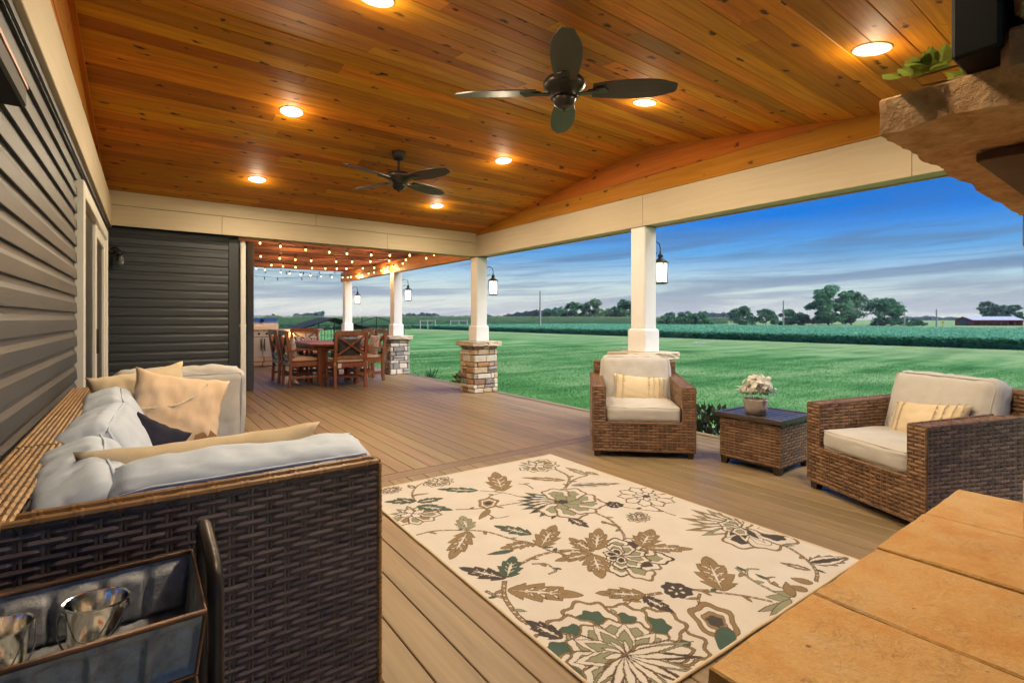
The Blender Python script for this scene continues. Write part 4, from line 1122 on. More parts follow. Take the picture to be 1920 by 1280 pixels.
# ================================================================== SECTIONAL SOFA by the wall
SX0, SX1 = -.315, .545
SZ = .795; BT = .115; NB = .05
def sofa_section(name, label, y0, y1, near_panel, far_panel):
    c = thing(name, label, 'sofa', ((SX0 + SX1) / 2, (y0 + y1) / 2, 0), 0, 'wicker sectional sofa pieces')
    mb = MB()
    mb.box(((SX0 + SX1) / 2, (y0 + y1) / 2, .17), (SX1 - SX0 - .03, y1 - y0 - .03, .24))
    mb.box((SX0 + BT / 2, (y0 + y1) / 2, .42), (BT - .026, y1 - y0 - .03, SZ * 1.0 - .08))
    if near_panel: mb.box(((SX0 + SX1) / 2, y0 + NB / 2, .42), (SX1 - SX0 - .03, NB - .02, SZ - .08))
    if far_panel: mb.box(((SX0 + SX1) / 2, y1 - BT / 2, .42), (SX1 - SX0 - .03, BT - .03, SZ - .08))
    mb.build('frame', M_wickcore, c, world=True)
    mb = MB(); rp, cp = .0165, .041
    zb = .055
    def pan(*a, **k): woven(mb, *a, **{**dict(rp=rp, cp=cp, A=.0024, fill=.035), **k})
    if near_panel:
        pan((SX0, y0, zb), (SX1, y0, zb), (SX1, y0, SZ), (SX0, y0, SZ))
        pan((SX1, y0, zb), (SX1, y0 + NB, zb), (SX1, y0 + NB, SZ), (SX1, y0, SZ))
        pan((SX1, y0 + NB, .3), (SX0, y0 + NB, .3), (SX0, y0 + NB, SZ), (SX1, y0 + NB, SZ))
        pan((SX0, y0, SZ), (SX1, y0, SZ), (SX1, y0 + NB, SZ), (SX0, y0 + NB, SZ), rp=.05)
    else: pan((SX0, y0, zb), (SX1, y0, zb), (SX1, y0, .3), (SX0, y0, .3))
    if far_panel:
        pan((SX1, y1, zb), (SX0, y1, zb), (SX0, y1, SZ), (SX1, y1, SZ))
        pan((SX1, y1 - BT, zb), (SX1, y1, zb), (SX1, y1, SZ), (SX1, y1 - BT, SZ))
        pan((SX0, y1 - BT, .3), (SX1, y1 - BT, .3), (SX1, y1 - BT, SZ), (SX0, y1 - BT, SZ))
        pan((SX0, y1 - BT, SZ), (SX1, y1 - BT, SZ), (SX1, y1, SZ), (SX0, y1, SZ), rp=.03)
    ya, yb = y0 + (NB if near_panel else 0), y1 - (BT if far_panel else 0)
    pan((SX1, ya, zb), (SX1, yb, zb), (SX1, yb, .3), (SX1, ya, .3))
    pan((SX0, y1, zb), (SX0, y0, zb), (SX0, y0, SZ), (SX0, y1, SZ), cp=.08, rp=.03)
    pan((SX0 + BT, ya, .3), (SX0 + BT, yb, .3), (SX0 + BT, yb, SZ), (SX0 + BT, ya, SZ))
    mb.build('woven_wicker', M_wickdark, c, world=True, kind='stuff')
    mb = MB()
    # flat woven cap along the back rest
    woven(mb, (SX0 + BT, y0 + .002, SZ + .004), (SX0 + BT, y1 - .002, SZ + .004), (SX0, y1 - .002, SZ + .004), (SX0, y0 + .002, SZ + .004), rp=.0150, cp=.021, A=.0012, stakes=False, seg=4, ov=.93, fill=.07)
    mb.build('woven_cap', M_wickseat, c, world=True, kind='stuff')
    mb = MB(); mb.box((SX0 + BT / 2, (y0 + y1) / 2, SZ - .006), (BT - .012, y1 - y0 - .012, .008)); mb.build('cap_base', M_wickcore, c, world=True)
    mb = MB()
    if near_panel:
        rim(mb, [(SX0, y0 + .002, SZ + .004), (SX1 - .004, y0 + .002, SZ + .004)], .0085, .06); rim(mb, [(SX1 - .004, y0 + .002, SZ + .004), (SX1 - .004, y0 + NB, SZ + .004), (SX0 + BT, y0 + NB, SZ + .004)], .008, .06)
        rim(mb, [(SX1 - .002, y0 + .002, SZ), (SX1 - .002, y0 + .002, zb)], .008, .028)
    if far_panel: rim(mb, [(SX0 + BT, y1 - BT, SZ + .004), (SX1 - .004, y1 - BT, SZ + .004), (SX1 - .004, y1, SZ + .004)], .008, .06)
    rim(mb, [(SX1 - .002, ya, .3), (SX1 - .002, yb, .3)], .008)
    mb.build('bound_edge', M_wickseat if near_panel else M_wick, c, world=True)
    for x in (SX0 + .05, SX1 - .05):
        for y in (y0 + .05, y1 - .05):
            mb = MB(); mb.cbox((x, y, .03), (.06, .06, .06), .006); mb.build('foot', M_foot, c, world=True)
    return c
s1 = sofa_section('sofa_corner_section', 'near wicker corner section of the sofa with grey cushions, behind the metal cart', 1.365, 2.175, True, False)
s2 = sofa_section('sofa_section', 'far wicker section of the sofa with grey cushions, reaching the sliding door', 2.185, 3.86, False, True)
def wc(root, p): return tuple(mw(root).inverted() @ Vector(p))
ccx = (SX0 + BT + SX1) / 2
cushion('seat_cushion', SX1 - SX0 - BT - .01, .68, .14, M_cushc, s1, wc(s1, (ccx, 1.48 + .345, .37)), (0, 0, 0), .012, .005, 1, piping=M_cushc)
cushion('seat_cushion', SX1 - SX0 - BT - .01, 1.55, .14, M_cushc, s2, wc(s2, (ccx, 2.19 + .78, .37)), (0, 0, 0), .012, .006, 2, piping=M_cushc)
# back cushions along the wall: local x along Y, upright and leaning on the back rest
def backc(root, y, w_, x, z, lean, seed, hgt=.46, yaw=0.0):
    rot = (Matrix.Rotation(R(90) + yaw, 4, 'Z') @ Matrix.Rotation(R(90 - lean), 4, 'X')).to_euler()
    return cushion('back_cushion', w_, hgt, .19, M_cushc, root, wc(root, (x, y, z)), rot, .034, .008, seed, r=.052, n=30, piping=M_cushc)
backc(s1, 1.775, .66, -.07, .605, 22, 11, .45, R(5))
backc(s2, 2.50, .64, -.08, .615, 20, 12, .43, R(-3))
backc(s2, 3.17, .64, -.08, .62, 20, 13, .43, R(2))
# near cushion leaning against the near panel
cushion('back_cushion', .61, .42, .17, M_cushc, s1, wc(s1, (.245, 1.535, .635)), (R(102), 0, 0), .034, .008, 15, r=.048, n=30, piping=M_cushc)
# far cushion against the far panel
cushion('back_cushion', .66, .46, .17, M_cush, s2, wc(s2, (.20, 3.63, .67)), (R(101), 0, 0), .035, .010, 17, r=.055, n=30, piping=M_cushc)
E_ = lambda *a: tuple(R(x) for x in a)
pillow('lumbar_pillow', .62, .33, .15, M_beige, (.17, 1.76, .70), E_(104, 0, 2), 'long beige lumbar pillow lying behind the near sofa cushion', seed=4, wr=.009)
pp = pillow('throw_pillow', .45, .43, .17, M_peach, (.16, 3.22, .70), E_(70, 14, 4), 'square peach suede pillow with braided strip on the far sofa section', seed=6, wr=.014)
pillow('throw_pillow', .44, .40, .16, M_gold, (.02, 3.40, .735), E_(74, -8, 10), 'plain pale gold pillow half hidden behind the peach pillow', seed=9, wr=.010)
pillow('small_pillow', .25, .22, .09, M_navyf, (.045, 2.86, .62), E_(78, 32, 5), 'small dark navy pillow tucked in front of the peach pillow', seed=12, wr=.006)

# braided strip and stitched corner patch on the peach pillow
def on_pillow(x, y, hw=.225, hh=.215, t=.17):
    u, v = x / hw, y / hh
    return Vector((x, y, t / 2 * max(0, (1 - u * u) * (1 - v * v)) ** .42 + .004))
mb = MB()
ctrl = [(-.20, -.02), (-.10, .0), (-.02, .02), (.05, .08), (.11, .17)]
pts = []
for (a, b) in zip(ctrl[:-1], ctrl[1:]):
    for k in range(8): pts.append((a[0] + (b[0] - a[0]) * k / 8, a[1] + (b[1] - a[1]) * k / 8))
for ph in (0, math.pi):
    mb.tube([on_pillow(x, y) + Vector((.0, .005 * math.sin(i * 1.6 + ph), .002 * math.cos(i * 1.6 + ph))) for i, (x, y) in enumerate(pts)], .0035, 5)
mb.build('braid', M_tassel, pp, smooth=True)
mb = MB(); n_ = 8; vs = []; fs = []
for i in range(n_ + 1):
    for j in range(n_ + 1):
        x = .09 + .11 * i / n_; y = -.195 + .11 * (j / n_) * (1 - .55 * abs(i / n_ - .6)); vs.append(on_pillow(x, y) + Vector((0, 0, .001)))
for i in range(n_):
    for j in range(n_):
        a = i * (n_ + 1) + j; fs.append((a, a + n_ + 1, a + n_ + 2, a + 1))
mb.add(vs, fs); mb.build('corner_patch', mat('brown_suede', (.20, .10, .045), (.32, .17, .08), 14, .9, .3, 120), pp, smooth=True)
# ================================================================== RUG (woven yarn cells coloured by pattern)
RX0, RX1, RY0, RY1 = 1.20, 2.885, 1.0, 3.39
def rug():
    cs = .0042
    nx = int((RX1 - RX0) / cs); ny = int((RY1 - RY0) / cs)
    G = np.zeros((ny, nx), np.uint8)          # 0 cream 1 tan 2 sage 3 teal 4 charcoal 5 outline
    CI = {'C': 0, 'N': 1, 'G': 2, 'T': 3, 'D': 4, 'O': 5}
    gx = RX0 + (np.arange(nx) + .5) * cs; gy = RY0 + (np.arange(ny) + .5) * cs
    def poly_mask(pts):
        pts = np.asarray(pts); x0, y0 = pts.min(0); x1, y1 = pts.max(0)
        i0 = max(int((x0 - RX0) / cs) - 1, 0); i1 = min(int((x1 - RX0) / cs) + 2, nx); j0 = max(int((y0 - RY0) / cs) - 1, 0); j1 = min(int((y1 - RY0) / cs) + 2, ny)
        if i1 <= i0 or j1 <= j0: return None
        X, Y = np.meshgrid(gx[i0:i1], gy[j0:j1]); M = np.zeros(X.shape, bool)
        n = len(pts)
        for k in range(n):
            xa, ya = pts[k]; xb, yb = pts[(k + 1) % n]
            if ya == yb: continue
            c = ((ya > Y) != (yb > Y)) & (X < (xb - xa) * (Y - ya) / (yb - ya) + xa); M ^= c
        return j0, j1, i0, i1, M
    def erode(M):
        E = M.copy(); E[1:] &= M[:-1]; E[:-1] &= M[1:]; E[:, 1:] &= M[:, :-1]; E[:, :-1] &= M[:, 1:]; return E
    def paint(pts, col, outline=True, ow=1, ocol=5):
        r = poly_mask(pts)
        if r is None: return
        j0, j1, i0, i1, M = r; S = G[j0:j1, i0:i1]
        if outline:
            S[M] = ocol; E = M
            for _ in range(ow): E = erode(E)
            S[E] = CI[col] if isinstance(col, str) else col
        else: S[M] = CI[col]
    rr = random.Random(5)
    def ribbon(pts, w_):
        P = [np.array(p, float) for p in pts]
        # Catmull-Rom resample
        Q = []
        ext = [2 * P[0] - P[1]] + P + [2 * P[-1] - P[-2]]
        for k in range(1, len(ext) - 2):
            for t in np.linspace(0, 1, 10, endpoint=False):
                a, b, c, d = ext[k - 1:k + 3]
                Q.append(.5 * ((2 * b) + (c - a) * t + (2 * a - 5 * b + 4 * c - d) * t * t + (3 * b - a - 3 * c + d) * t ** 3))
        Q.append(P[-1]); Q = np.array(Q); T = np.gradient(Q, axis=0); T /= np.linalg.norm(T, axis=1)[:, None] + 1e-9
        Nn = np.stack([-T[:, 1], T[:, 0]], 1)
        return Q, Nn
    for col, w_, pts in VINES:
        Q, Nn = ribbon(pts, w_); w_ *= .8
        paint(np.vstack([Q + Nn * w_ * .5, (Q - Nn * w_ * .5)[::-1]]), col)
        for k in range(3, len(Q) - 3, 3):
            paint([Q[k] - Nn[k] * w_ * .28, Q[k] + Nn[k] * w_ * .28, Q[k + 1] + Nn[k + 1] * w_ * .05], 'C', False)
    def leaf(b, t, w_, col, style, scale=1.0):
        b = np.array(b); t = np.array(t); d = t - b; L = np.linalg.norm(d); d = d / L; n = np.array([-d[1], d[0]])
        lob = 4
        def side(sg, f, cut):
            out = []
            for k in range(41):
                s = k / 40
                env = math.sin(math.pi * min(1, s ** .75 * 1.0)) ** .8
                saw = (s * lob) % 1.0
                hw_ = w_ * .5 * f * env * (1 - cut * (1 - saw) * (saw < .98))
                out.append(b + d * L * (s * (.96 if f < 1 else 1) + .03 * (saw - .5) * env) + n * sg * hw_)
            return out
        if style == 0:
            A = side(1, 1, 0); B = side(-1, .7, 0); paint(A + B[::-1], col); return
        paint(side(1, 1, .38) + side(-1, 1, .38)[::-1], col)
        if style == 2:
            paint(side(1, .62, .0) + side(-1, .62, .0)[::-1], 'C'); paint(side(1, .34, .3) + side(-1, .34, .3)[::-1], 'D'); return
        # pale midrib with branching veins
        def q(s, off): return b + d * L * s + n * off
        paint([q(.06, .004), q(.45, .011), q(.82, .0), q(.45, -.011), q(.06, -.004)], 'C', True)
        for s in (.22, .38, .54):
            for sg in (1, -1):
                e = w_ * .30 * math.sin(math.pi * s ** .75)
                paint([q(s, 0), q(s + .06, sg * e * .5), q(s + .16, sg * e), q(s + .10, sg * e * .35)], 'C', False)
                paint([q(s + .04, sg * e * .3), q(s + .10, sg * e * .75), q(s + .16, sg * e), q(s + .12, sg * e * .3)], 'C', True)
    def petal(c, ang, r0, r1, w_, cols, scal=3):
        c = np.array(c); d = np.array([math.cos(ang), math.sin(ang)]); n = np.array([-d[1], d[0]])
        for q, col in enumerate(cols):
            f = (1, .90, .54, .3)[q]
            A = []
            for k in range(49):
                th = -math.pi + 2 * math.pi * k / 48
                rad = (1 + .09 * math.cos(scal * 2 * th)) * f
                u = (r0 + r1) / 2 + (r1 - r0) / 2 * math.cos(th) * rad; v = w_ / 2 * math.sin(th) * rad * (1 + .25 * math.cos(th))
                A.append(c + d * u + n * v)
            paint(A, col)
    def spiky(c, ang, r, w_, cols):
        c = np.array(c); d = np.array([math.cos(ang), math.sin(ang)])
        for q, col in enumerate(cols):
            f = (1, .78, .45)[q]; leafpoly = []
            n = np.array([-d[1], d[0]])
            P1 = [c + d * r * s * f + n * w_ * .5 * f * math.sin(math.pi * s ** .8) * (1 - .2 * ((s * 4) % 1)) for s in np.linspace(0, 1, 21)]
            P2 = [c + d * r * s * f - n * w_ * .5 * f * math.sin(math.pi * s ** .8) * (1 - .2 * ((s * 4) % 1)) for s in np.linspace(0, 1, 21)]
            paint(P1 + P2[::-1], col)
    for c, r, kind in FLOWERS:
        if kind == 'peony':
            for k in range(8): spiky(c, 1.9 + k * .27, r * 1.0, r * .3, ['TDTDTDTD'[k], 'C', 'DTDTDTDT'[k]])
            for k in range(7): petal(c, -2.6 + k * .62, r * .05, r * (.95 if k % 2 else .85), r * .62, ['N', 'C', 'G'])
            for k in range(5): petal(c, -2.2 + k * .8, 0, r * .45, r * .3, ['C', 'G'])
            petal(c, 0, -.04, .04, .07, ['N', 'D'])
        elif kind == 'half':
            for k in range(7): petal(c, -2.9 + k * .55, r * .1, r * .95, r * .5, ['N', 'C', 'GN'[k % 2]])
            for k in range(5): spiky(c, .2 + k * .6, r * .75, r * .3, ['G', 'C', 'D'])
            for k in range(4): petal(c, k * 1.6, 0, r * .42, r * .3, ['D', 'C'])
        elif kind == 'dark':
            for k in range(7): petal(c, -2.4 + k * .55, r * .1, r * (.9 + .2 * (k % 2)), r * .55, ['DNGDNGD'[k], 'C', 'GGDGNDG'[k]])
            for k in range(6): petal(c, -2.4 + k * .7, 0, r * .62, r * .36, ['D', 'C', 'G'])
            for k in range(4): petal(c, 1.2 + k * .9, 0, r * .4, r * .26, ['N', 'C', 'D'])
        elif kind == 'big':
            for k in range(7): petal(c, .05 + k * .56 - .4, r * .12, r * (1.0 if k % 2 else .9), r * .58, ['N', 'C', 'T'], 4)
            for k in range(7): petal(c, .33 + k * .56 - .4, r * .12, r * .6, r * .3, ['N', 'C', 'G'], 3)
            for k in range(5): spiky(c, .1 + k * .66, r * .55, r * .24, ['C', 'G', 'C'])
            for k in range(3): petal(c, -2.6 + k * 1.05, 0, r * .7, r * .34, ['N', 'C'])
            for k in range(9): spiky(c, -2.9 + k * .32, r * .8, r * .13, ['D' if k % 2 else 'G', 'C'])
        elif kind == 'daisy':
            for k in range(10): petal(c, k * .63, r * .2, r * .95, r * .42, ['N', 'C'])
            for k in range(8): petal(c, k * .785, 0, r * .45, r * .22, ['G' if k % 2 else 'N', 'C'])
            petal(c, 0, -.03, .03, .05, ['D'])
        elif kind == 'dot':
            petal(c, .4, -r, r, 2 * r, ['D'], 4)
            for k in range(5): petal(c, k * 1.257, r * .2, r * .62, r * .3, ['C'])
        elif kind == 'bud':
            for k, col in enumerate('NCNC'): petal(c, .9, -r * (1 - .24 * k), r * (1 - .24 * k), r * 1.3 * (1 - .24 * k), [col])
            petal(c, .9, -r * .3, r * .3, r * .5, ['D'])
        elif kind == 'fan':
            for k in range(9): spiky(c, .75 + k * .27, r * (.85 + .15 * (k % 2)), r * .24, ['GNGNGNGNG'[k], 'C', 'DGDGDGDGD'[k]])
            for k in range(4): petal(c, -2.6 + k * .62, r * .1, r * .85, r * .55, ['N', 'C', 'C' if k % 2 else 'D'])
            for k in range(3): spiky(c, 3.3 + k * .5, r * .6, r * .2, ['C', 'D'])
            for k in range(4): petal(c, 1.2 + k * .8, 0, r * .36, r * .26, ['N', 'C', 'G'])
    for vi, (col, w_, pts) in enumerate(VINES):          # small leaves and tendrils along the vines
        Q, Nn = ribbon(pts, w_)
        for k in range(6, len(Q) - 4, 11):
            sg = 1 if (k // 11 + vi) % 2 else -1; T_ = Q[k + 2] - Q[k - 2]; T_ = T_ / (np.linalg.norm(T_) + 1e-9)
            tip = Q[k] + (Nn[k] * sg * .8 + T_ * .6) * rr.uniform(.04, .065)
            leaf(tuple(Q[k]), tuple(tip), rr.uniform(.022, .032), 'NGNT'[(k + vi) % 4], 0)
    for L_ in LEAVES: leaf(*L_)
    # run-length quads
    V = []; F = []; MI = []
    for j in range(ny):
        rowv = G[j]; ch = np.flatnonzero(np.diff(rowv)) + 1; st_ = np.concatenate([[0], ch]); en = np.concatenate([ch, [nx]])
        y0 = RY0 + j * cs; y1 = y0 + cs
        for a, b in zip(st_, en):
            k = len(V); x0 = RX0 + a * cs; x1 = RX0 + b * cs
            V += [(x0, y0), (x1, y0), (x1, y1), (x0, y1)]; F.append((k, k + 1, k + 2, k + 3)); MI.append(rowv[a])
    V = np.array(V); x1 = RX0 + nx * cs; y1 = RY0 + ny * cs
    z = .0085 + .0012 * np.sin(V[:, 0] * 5) * np.sin(V[:, 1] * 4)
    V3 = np.stack([V[:, 0], V[:, 1], z], 1)
    cols = [((.59, .55, .50), (.66, .62, .575)), ((.235, .165, .092), (.295, .21, .125)), ((.24, .25, .175), (.30, .31, .22)), ((.060, .105, .088), (.085, .135, .11)), ((.060, .055, .058), (.085, .078, .08)), ((.105, .075, .05), (.14, .10, .065))]
    mats = []
    for i, (c1, c2) in enumerate(cols):
        m, t, b = base_mat('rug_yarn_%s' % 'cream tan sage teal charcoal outline'.split()[i])
        tc = t.add('ShaderNodeTexCoord')
        n = t.noise(tc.outputs['Object'], 5, 5, .6); n2 = t.noise(t.mapping(tc.outputs['Object'], scale=(60, 300, 1)), 1.0, 3, .6)
        f = t.math('ADD', t.math('MULTIPLY', n, .6), t.math('MULTIPLY', n2, .4))
        t.l.new(t.mix(t.ramp(f, [(.35, 0.), (.65, 1.)]), c1, c2), b.inputs['Base Color']); b.inputs['Roughness'].default_value = .95; b.inputs['Specular IOR Level'].default_value = .1
        wv = t.add('ShaderNodeTexWave', inp={'Vector': tc.outputs['Object'], 'Scale': 90.0, 'Distortion': 1.5}); wv.bands_direction = 'Y'
        bp = t.add('ShaderNodeBump', inp={'Strength': .5, 'Distance': .003, 'Height': t.math('ADD', wv.outputs[1], n2)}); t.l.new(bp.outputs[0], b.inputs['Normal'])
        mats.append(m)
    root = thing('area_rug', 'cream floral area rug with tan and teal vines on the deck', 'rug', ((RX0 + RX1) / 2, (RY0 + RY1) / 2, 0), R(-1.2))
    ctr = np.array([(RX0 + RX1) / 2, (RY0 + RY1) / 2, 0])
    np_mesh('woven_pile', V3 - ctr, np.array(F), mats, np.array(MI), kind='stuff', parent=root)
    M_bind = mat('rug_binding', (.58, .47, .32), (.66, .55, .40), 60, .95, .4, 200)
    pts = []
    for a, b in (((RX0, RY0), (x1, RY0)), ((x1, RY0), (x1, y1)), ((x1, y1), (RX0, y1)), ((RX0, y1), (RX0, RY0))):
        for k in range(24):
            t = k / 24; x = a[0] + (b[0] - a[0]) * t; y = a[1] + (b[1] - a[1]) * t
            pts.append((x - ctr[0] + .004 * noise.noise(Vector((x * 5, y * 5, 1))), y - ctr[1] + .004 * noise.noise(Vector((x * 5, y * 5, 9))), .0065))
    mb = MB(); mb.tube(pts, .007, 7, closed=True); mb.build('binding', M_bind, root, smooth=True)
    mb = MB(); mb.box((0, 0, .003), (x1 - RX0, y1 - RY0, .005)); mb.build('backing', M_bind, root)
rug()

# ================================================================== CEILING FIXTURES
def ceil_z(y): return RZ - (SB * (y - RY) if y > RY else SF * (RY - y)) 
def can_light(x, y, label):
    zc = ceil_z(y); sl = -SB if y > RY else SF
    o = thing('recessed_light', label, 'ceiling light', (x, y, zc), 0, 'recessed lights in the cedar ceiling')
    o.rotation_euler = (math.atan(sl), 0, 0)
    mb = MB(); mb.lathe([(.064, -.004), (.067, -.0075), (.088, -.0065), (.094, -.003), (.094, .004)], n=32, cap0=False, cap1=False); mb.build('trim_ring', M_white, o, smooth=True)
    mb = MB(); mb.lathe([(.065, -.0045), (.065, -.0035)], n=32); mb.build('lens', M_lens, o)
    l = bpy.data.lights.new('ceiling_lamp', 'AREA'); l.shape = 'DISK'; l.size = .12; l.energy = LAMP_W; l.color = (1.0, .80, .54)
    lo = bpy.data.objects.new('ceiling_lamp', l); COL.objects.link(lo); lo.parent = o; lo.location = (0, 0, -.012)
    q_ = bpy.data.lights.new('lens_glow', 'POINT'); q_.energy = 2.2; q_.color = (1.0, .80, .54); q_.shadow_soft_size = .05
    qo = bpy.data.objects.new('lens_glow', q_); COL.objects.link(qo); qo.parent = o; qo.location = (0, 0, -.085)
can_light(1.02, 4.48, 'lit recessed ceiling light above the sofa, left of both fans')
can_light(1.03, 6.07, 'lit recessed ceiling light nearest the grey end wall')
can_light(3.20, 4.49, 'lit recessed ceiling light between the two fans')
can_light(3.22, 6.06, 'lit recessed ceiling light just below the farther fan, by the end beam')
can_light(3.20, 1.04, 'lit recessed ceiling light at the upper right beside the mantel')
can_light(1.02, 2.60, 'lit recessed ceiling light cut by the top edge of the photo')
can_light(3.21, 2.58, 'recessed ceiling light half hidden behind the near fan blade')
can_light(1.02, .99, 'recessed ceiling light nearest the camera, above the metal cart')

def fan(x, y, hub_z, ang, label):
    zc = ceil_z(y)
    f = thing('ceiling_fan', label, 'ceiling fan', (x, y, hub_z), ang, 'dark ceiling fans')
    mb = MB(); mb.lathe([(.02, zc - hub_z - .085), (.05, zc - hub_z - .075), (.068, zc - hub_z - .04), (.07, zc - hub_z - .005), (.07, zc - hub_z + .02)], n=24); mb.build('canopy', M_bronze, f, smooth=True)
    mb = MB(); mb.tube([(0, 0, .07), (0, 0, zc - hub_z - .06)], .013, 12); mb.build('downrod', M_bronze, f, smooth=True)
    mb = MB(); mb.lathe([(.02, .10), (.05, .09), (.115, .075), (.128, .055), (.125, .03), (.10, .005), (.085, -.02), (.082, -.035)][::-1], n=32); autosmooth(mb.build('motor_housing', M_bronze, f), 50)
    mb = MB(); mb.lathe([(.012, -.098), (.04, -.09), (.062, -.07), (.07, -.045), (.07, -.034)], n=28); mb.tube([(0, 0, -.098), (0, 0, -.112)], .008, 10); mb.build('switch_cap', M_bronze, f, smooth=True)
    for k in range(4):
        b = thing('blade_assembly', parent=f, rotz=R(90) * k)
        mb = MB(); mb.bar((.06, 0, -.012), (.20, 0, .0), .035, .008); mb.add([(.14, -.018, .006), (.24, -.045, .008), (.27, 0, .009), (.24, .045, .008), (.14, .018, .006), (.14, -.018, -.002), (.24, -.045, .0), (.27, 0, .001), (.24, .045, .0), (.14, .018, -.002)],
            [(0, 1, 2, 3, 4), (9, 8, 7, 6, 5), (0, 5, 6, 1), (1, 6, 7, 2), (2, 7, 8, 3), (3, 8, 9, 4)]); mb.build('blade_iron', M_bronze, b)
        top = []; n = 18
        for i in range(n + 1):
            s = i / n; xx = .17 + s * .485; wd = .052 + .032 * math.sin(math.pi * min(1, s * .86 + .06)) - .022 * max(0, s - .8) / .2
            top.append((xx, wd))
        out = [(x_, -w_) for x_, w_ in top] + [(.667, -.03), (.670, 0), (.667, .03)] + [(x_, w_) for x_, w_ in reversed(top)]
        tl = -math.tan(R(12)); m_ = len(out)
        vs = [(a, b_, .012 + b_ * tl) for a, b_ in out] + [(a, b_, .005 + b_ * tl) for a, b_ in out]
        mb = MB(); mb.add(vs, [tuple(range(m_)), tuple(range(2 * m_ - 1, m_ - 1, -1))] + [(i, m_ + i, m_ + (i + 1) % m_, (i + 1) % m_) for i in range(m_)]); mb.build('blade', M_blade, b)
fan(2.07, 2.27, 2.57, R(-41), 'near dark four blade ceiling fan below the cedar ridge')
fan(2.12, 4.81, 2.60, R(20), 'farther dark four blade ceiling fan nearer the end beam')

# ================================================================== WALL ITEMS
sp = thing('wall_speaker', 'long black speaker bracketed high on the grey siding, cut by the left edge', 'speaker', (-.29, 1.29, 1.737))
mb = MB(); mb.cbox((0, 0, 0), (.14, .78, .058), .006); mb.build('cabinet', M_black, sp)
mb = MB(); mb.box((.0715, 0, .022), (.003, .776, .010)); mb.build('copper_trim', mat('copper_trim', (.42, .20, .12), None, 6, .5), sp)
mb = MB(); mb.bar((-.075, .1, 0), (-.05, .1, 0), .03, .05); mb.build('bracket', M_black, sp)
js = thing('jar_sconce', 'dark bracket wall light with ribbed glass jar on the end wall', 'wall light', (-.19, 7.14, 1.90))
mb = MB(); mb.lathe([(.0, -.008), (.045, -.008), (.045, .008), (.0, .008)], n=20); mb.M = None
mb2 = MB(); mb2.cbox((-.06, -.008, .07), (.07, .018, .09), .006); mb2.build('wall_plate', M_bronze, js)
mb = MB(); mb.tube([(-.06, -.02, .07), (-.05, -.06, .085), (-.02, -.10, .085), (.0, -.11, .07), (.0, -.11, .05)], .008, 8); mb.build('arm', M_bronze, js, smooth=True)
mb = MB(); mb.lathe([(.012, .06), (.04, .05), (.046, .03), (.046, .012)], (0, -.11, 0), 20); mb.build('jar_lid', M_bronze, js, smooth=True)
mb = MB(); mb.lathe([(.040, .014), (.050, -.005), (.052, -.03), (.0525, -.04), (.0505, -.045), (.0525, -.05), (.0505, -.055), (.0525, -.06), (.0505, -.065), (.0525, -.07), (.050, -.10), (.044, -.108)], (0, -.11, 0), 24, cap1=True, cap0=False); mb.build('glass_jar', M_glass, js, smooth=True)
mb = MB(); mb.lathe([(.004, -.055), (.016, -.045), (.02, -.03), (.012, -.005), (.010, .012)], (0, -.11, 0), 14); mb.build('bulb', M_paper, js, smooth=True)

# ================================================================== LANTERNS on the columns
def lantern(y, label):
    X = 4.83
    l = thing('hanging_lantern', label, 'lantern', (X, y, 1.90), 0, 'lit lanterns on the columns')
    mb = MB(); mb.tube([(-.17, 0, -.02), (-.165, 0, .10), (-.14, 0, .16), (-.08, 0, .185), (-.02, 0, .165), (0, 0, .12), (.0, 0, .085)], .006, 8); mb.tube([(-.17, 0, .02), (-.10, 0, .03), (-.06, 0, .06)], .005, 6); mb.build('hook_bracket', M_iron, l, smooth=True)
    mb = MB(); mb.lathe([(.085, -.055), (.09, -.048), (.05, -.02), (.022, .0), (.028, .018), (.034, .03), (.02, .045), (.008, .06), (.012, .07), (.004, .085)], n=16); mb.build('roof_cap', M_iron, l, smooth=True)
    mb = MB()
    for k in range(6):
        th = R(60) * k; mb.tube([(.083 * math.cos(th), .083 * math.sin(th), -.05), (.074 * math.cos(th), .074 * math.sin(th), -.29)], .0045, 6)
    for z_, r_ in ((-.05, .086), (-.285, .078)):
        mb.tube([(r_ * math.cos(R(60) * k), r_ * math.sin(R(60) * k), z_) for k in range(6)], .006, 6, closed=True)
    mb.build('cage', M_iron, l)
    for k in range(6):
        mb = MB(); a0, a1 = R(60) * k, R(60) * (k + 1)
        mb.add([(.078 * math.cos(a0), .078 * math.sin(a0), -.058), (.078 * math.cos(a1), .078 * math.sin(a1), -.058), (.070 * math.cos(a1), .070 * math.sin(a1), -.278), (.070 * math.cos(a0), .070 * math.sin(a0), -.278)], [(3, 2, 1, 0)]); mb.build('pane', M_lantern, l)
    mb = MB(); mb.lathe([(.004, -.20), (.022, -.19), (.030, -.16), (.024, -.12), (.008, -.085), (.004, -.07)], n=12); mb.build('flame_bulb', M_candle, l, smooth=True)
    mb = MB(); mb.lathe([(.0745, -.296), (.077, -.292), (.077, -.286)], n=6); mb.build('base_plate', M_iron, l)
lantern(CY[0] - .02, 'lit glass lantern hooked on the column by the armchair')
lantern(CY[1] - .02, 'lit glass lantern hooked on the column where the cream beams meet')
lantern(CY[2] - .02, 'lit glass lantern hooked on the column right of the dining chairs')
lantern(CY[3] - .02, 'lit glass lantern hooked on the farthest column')

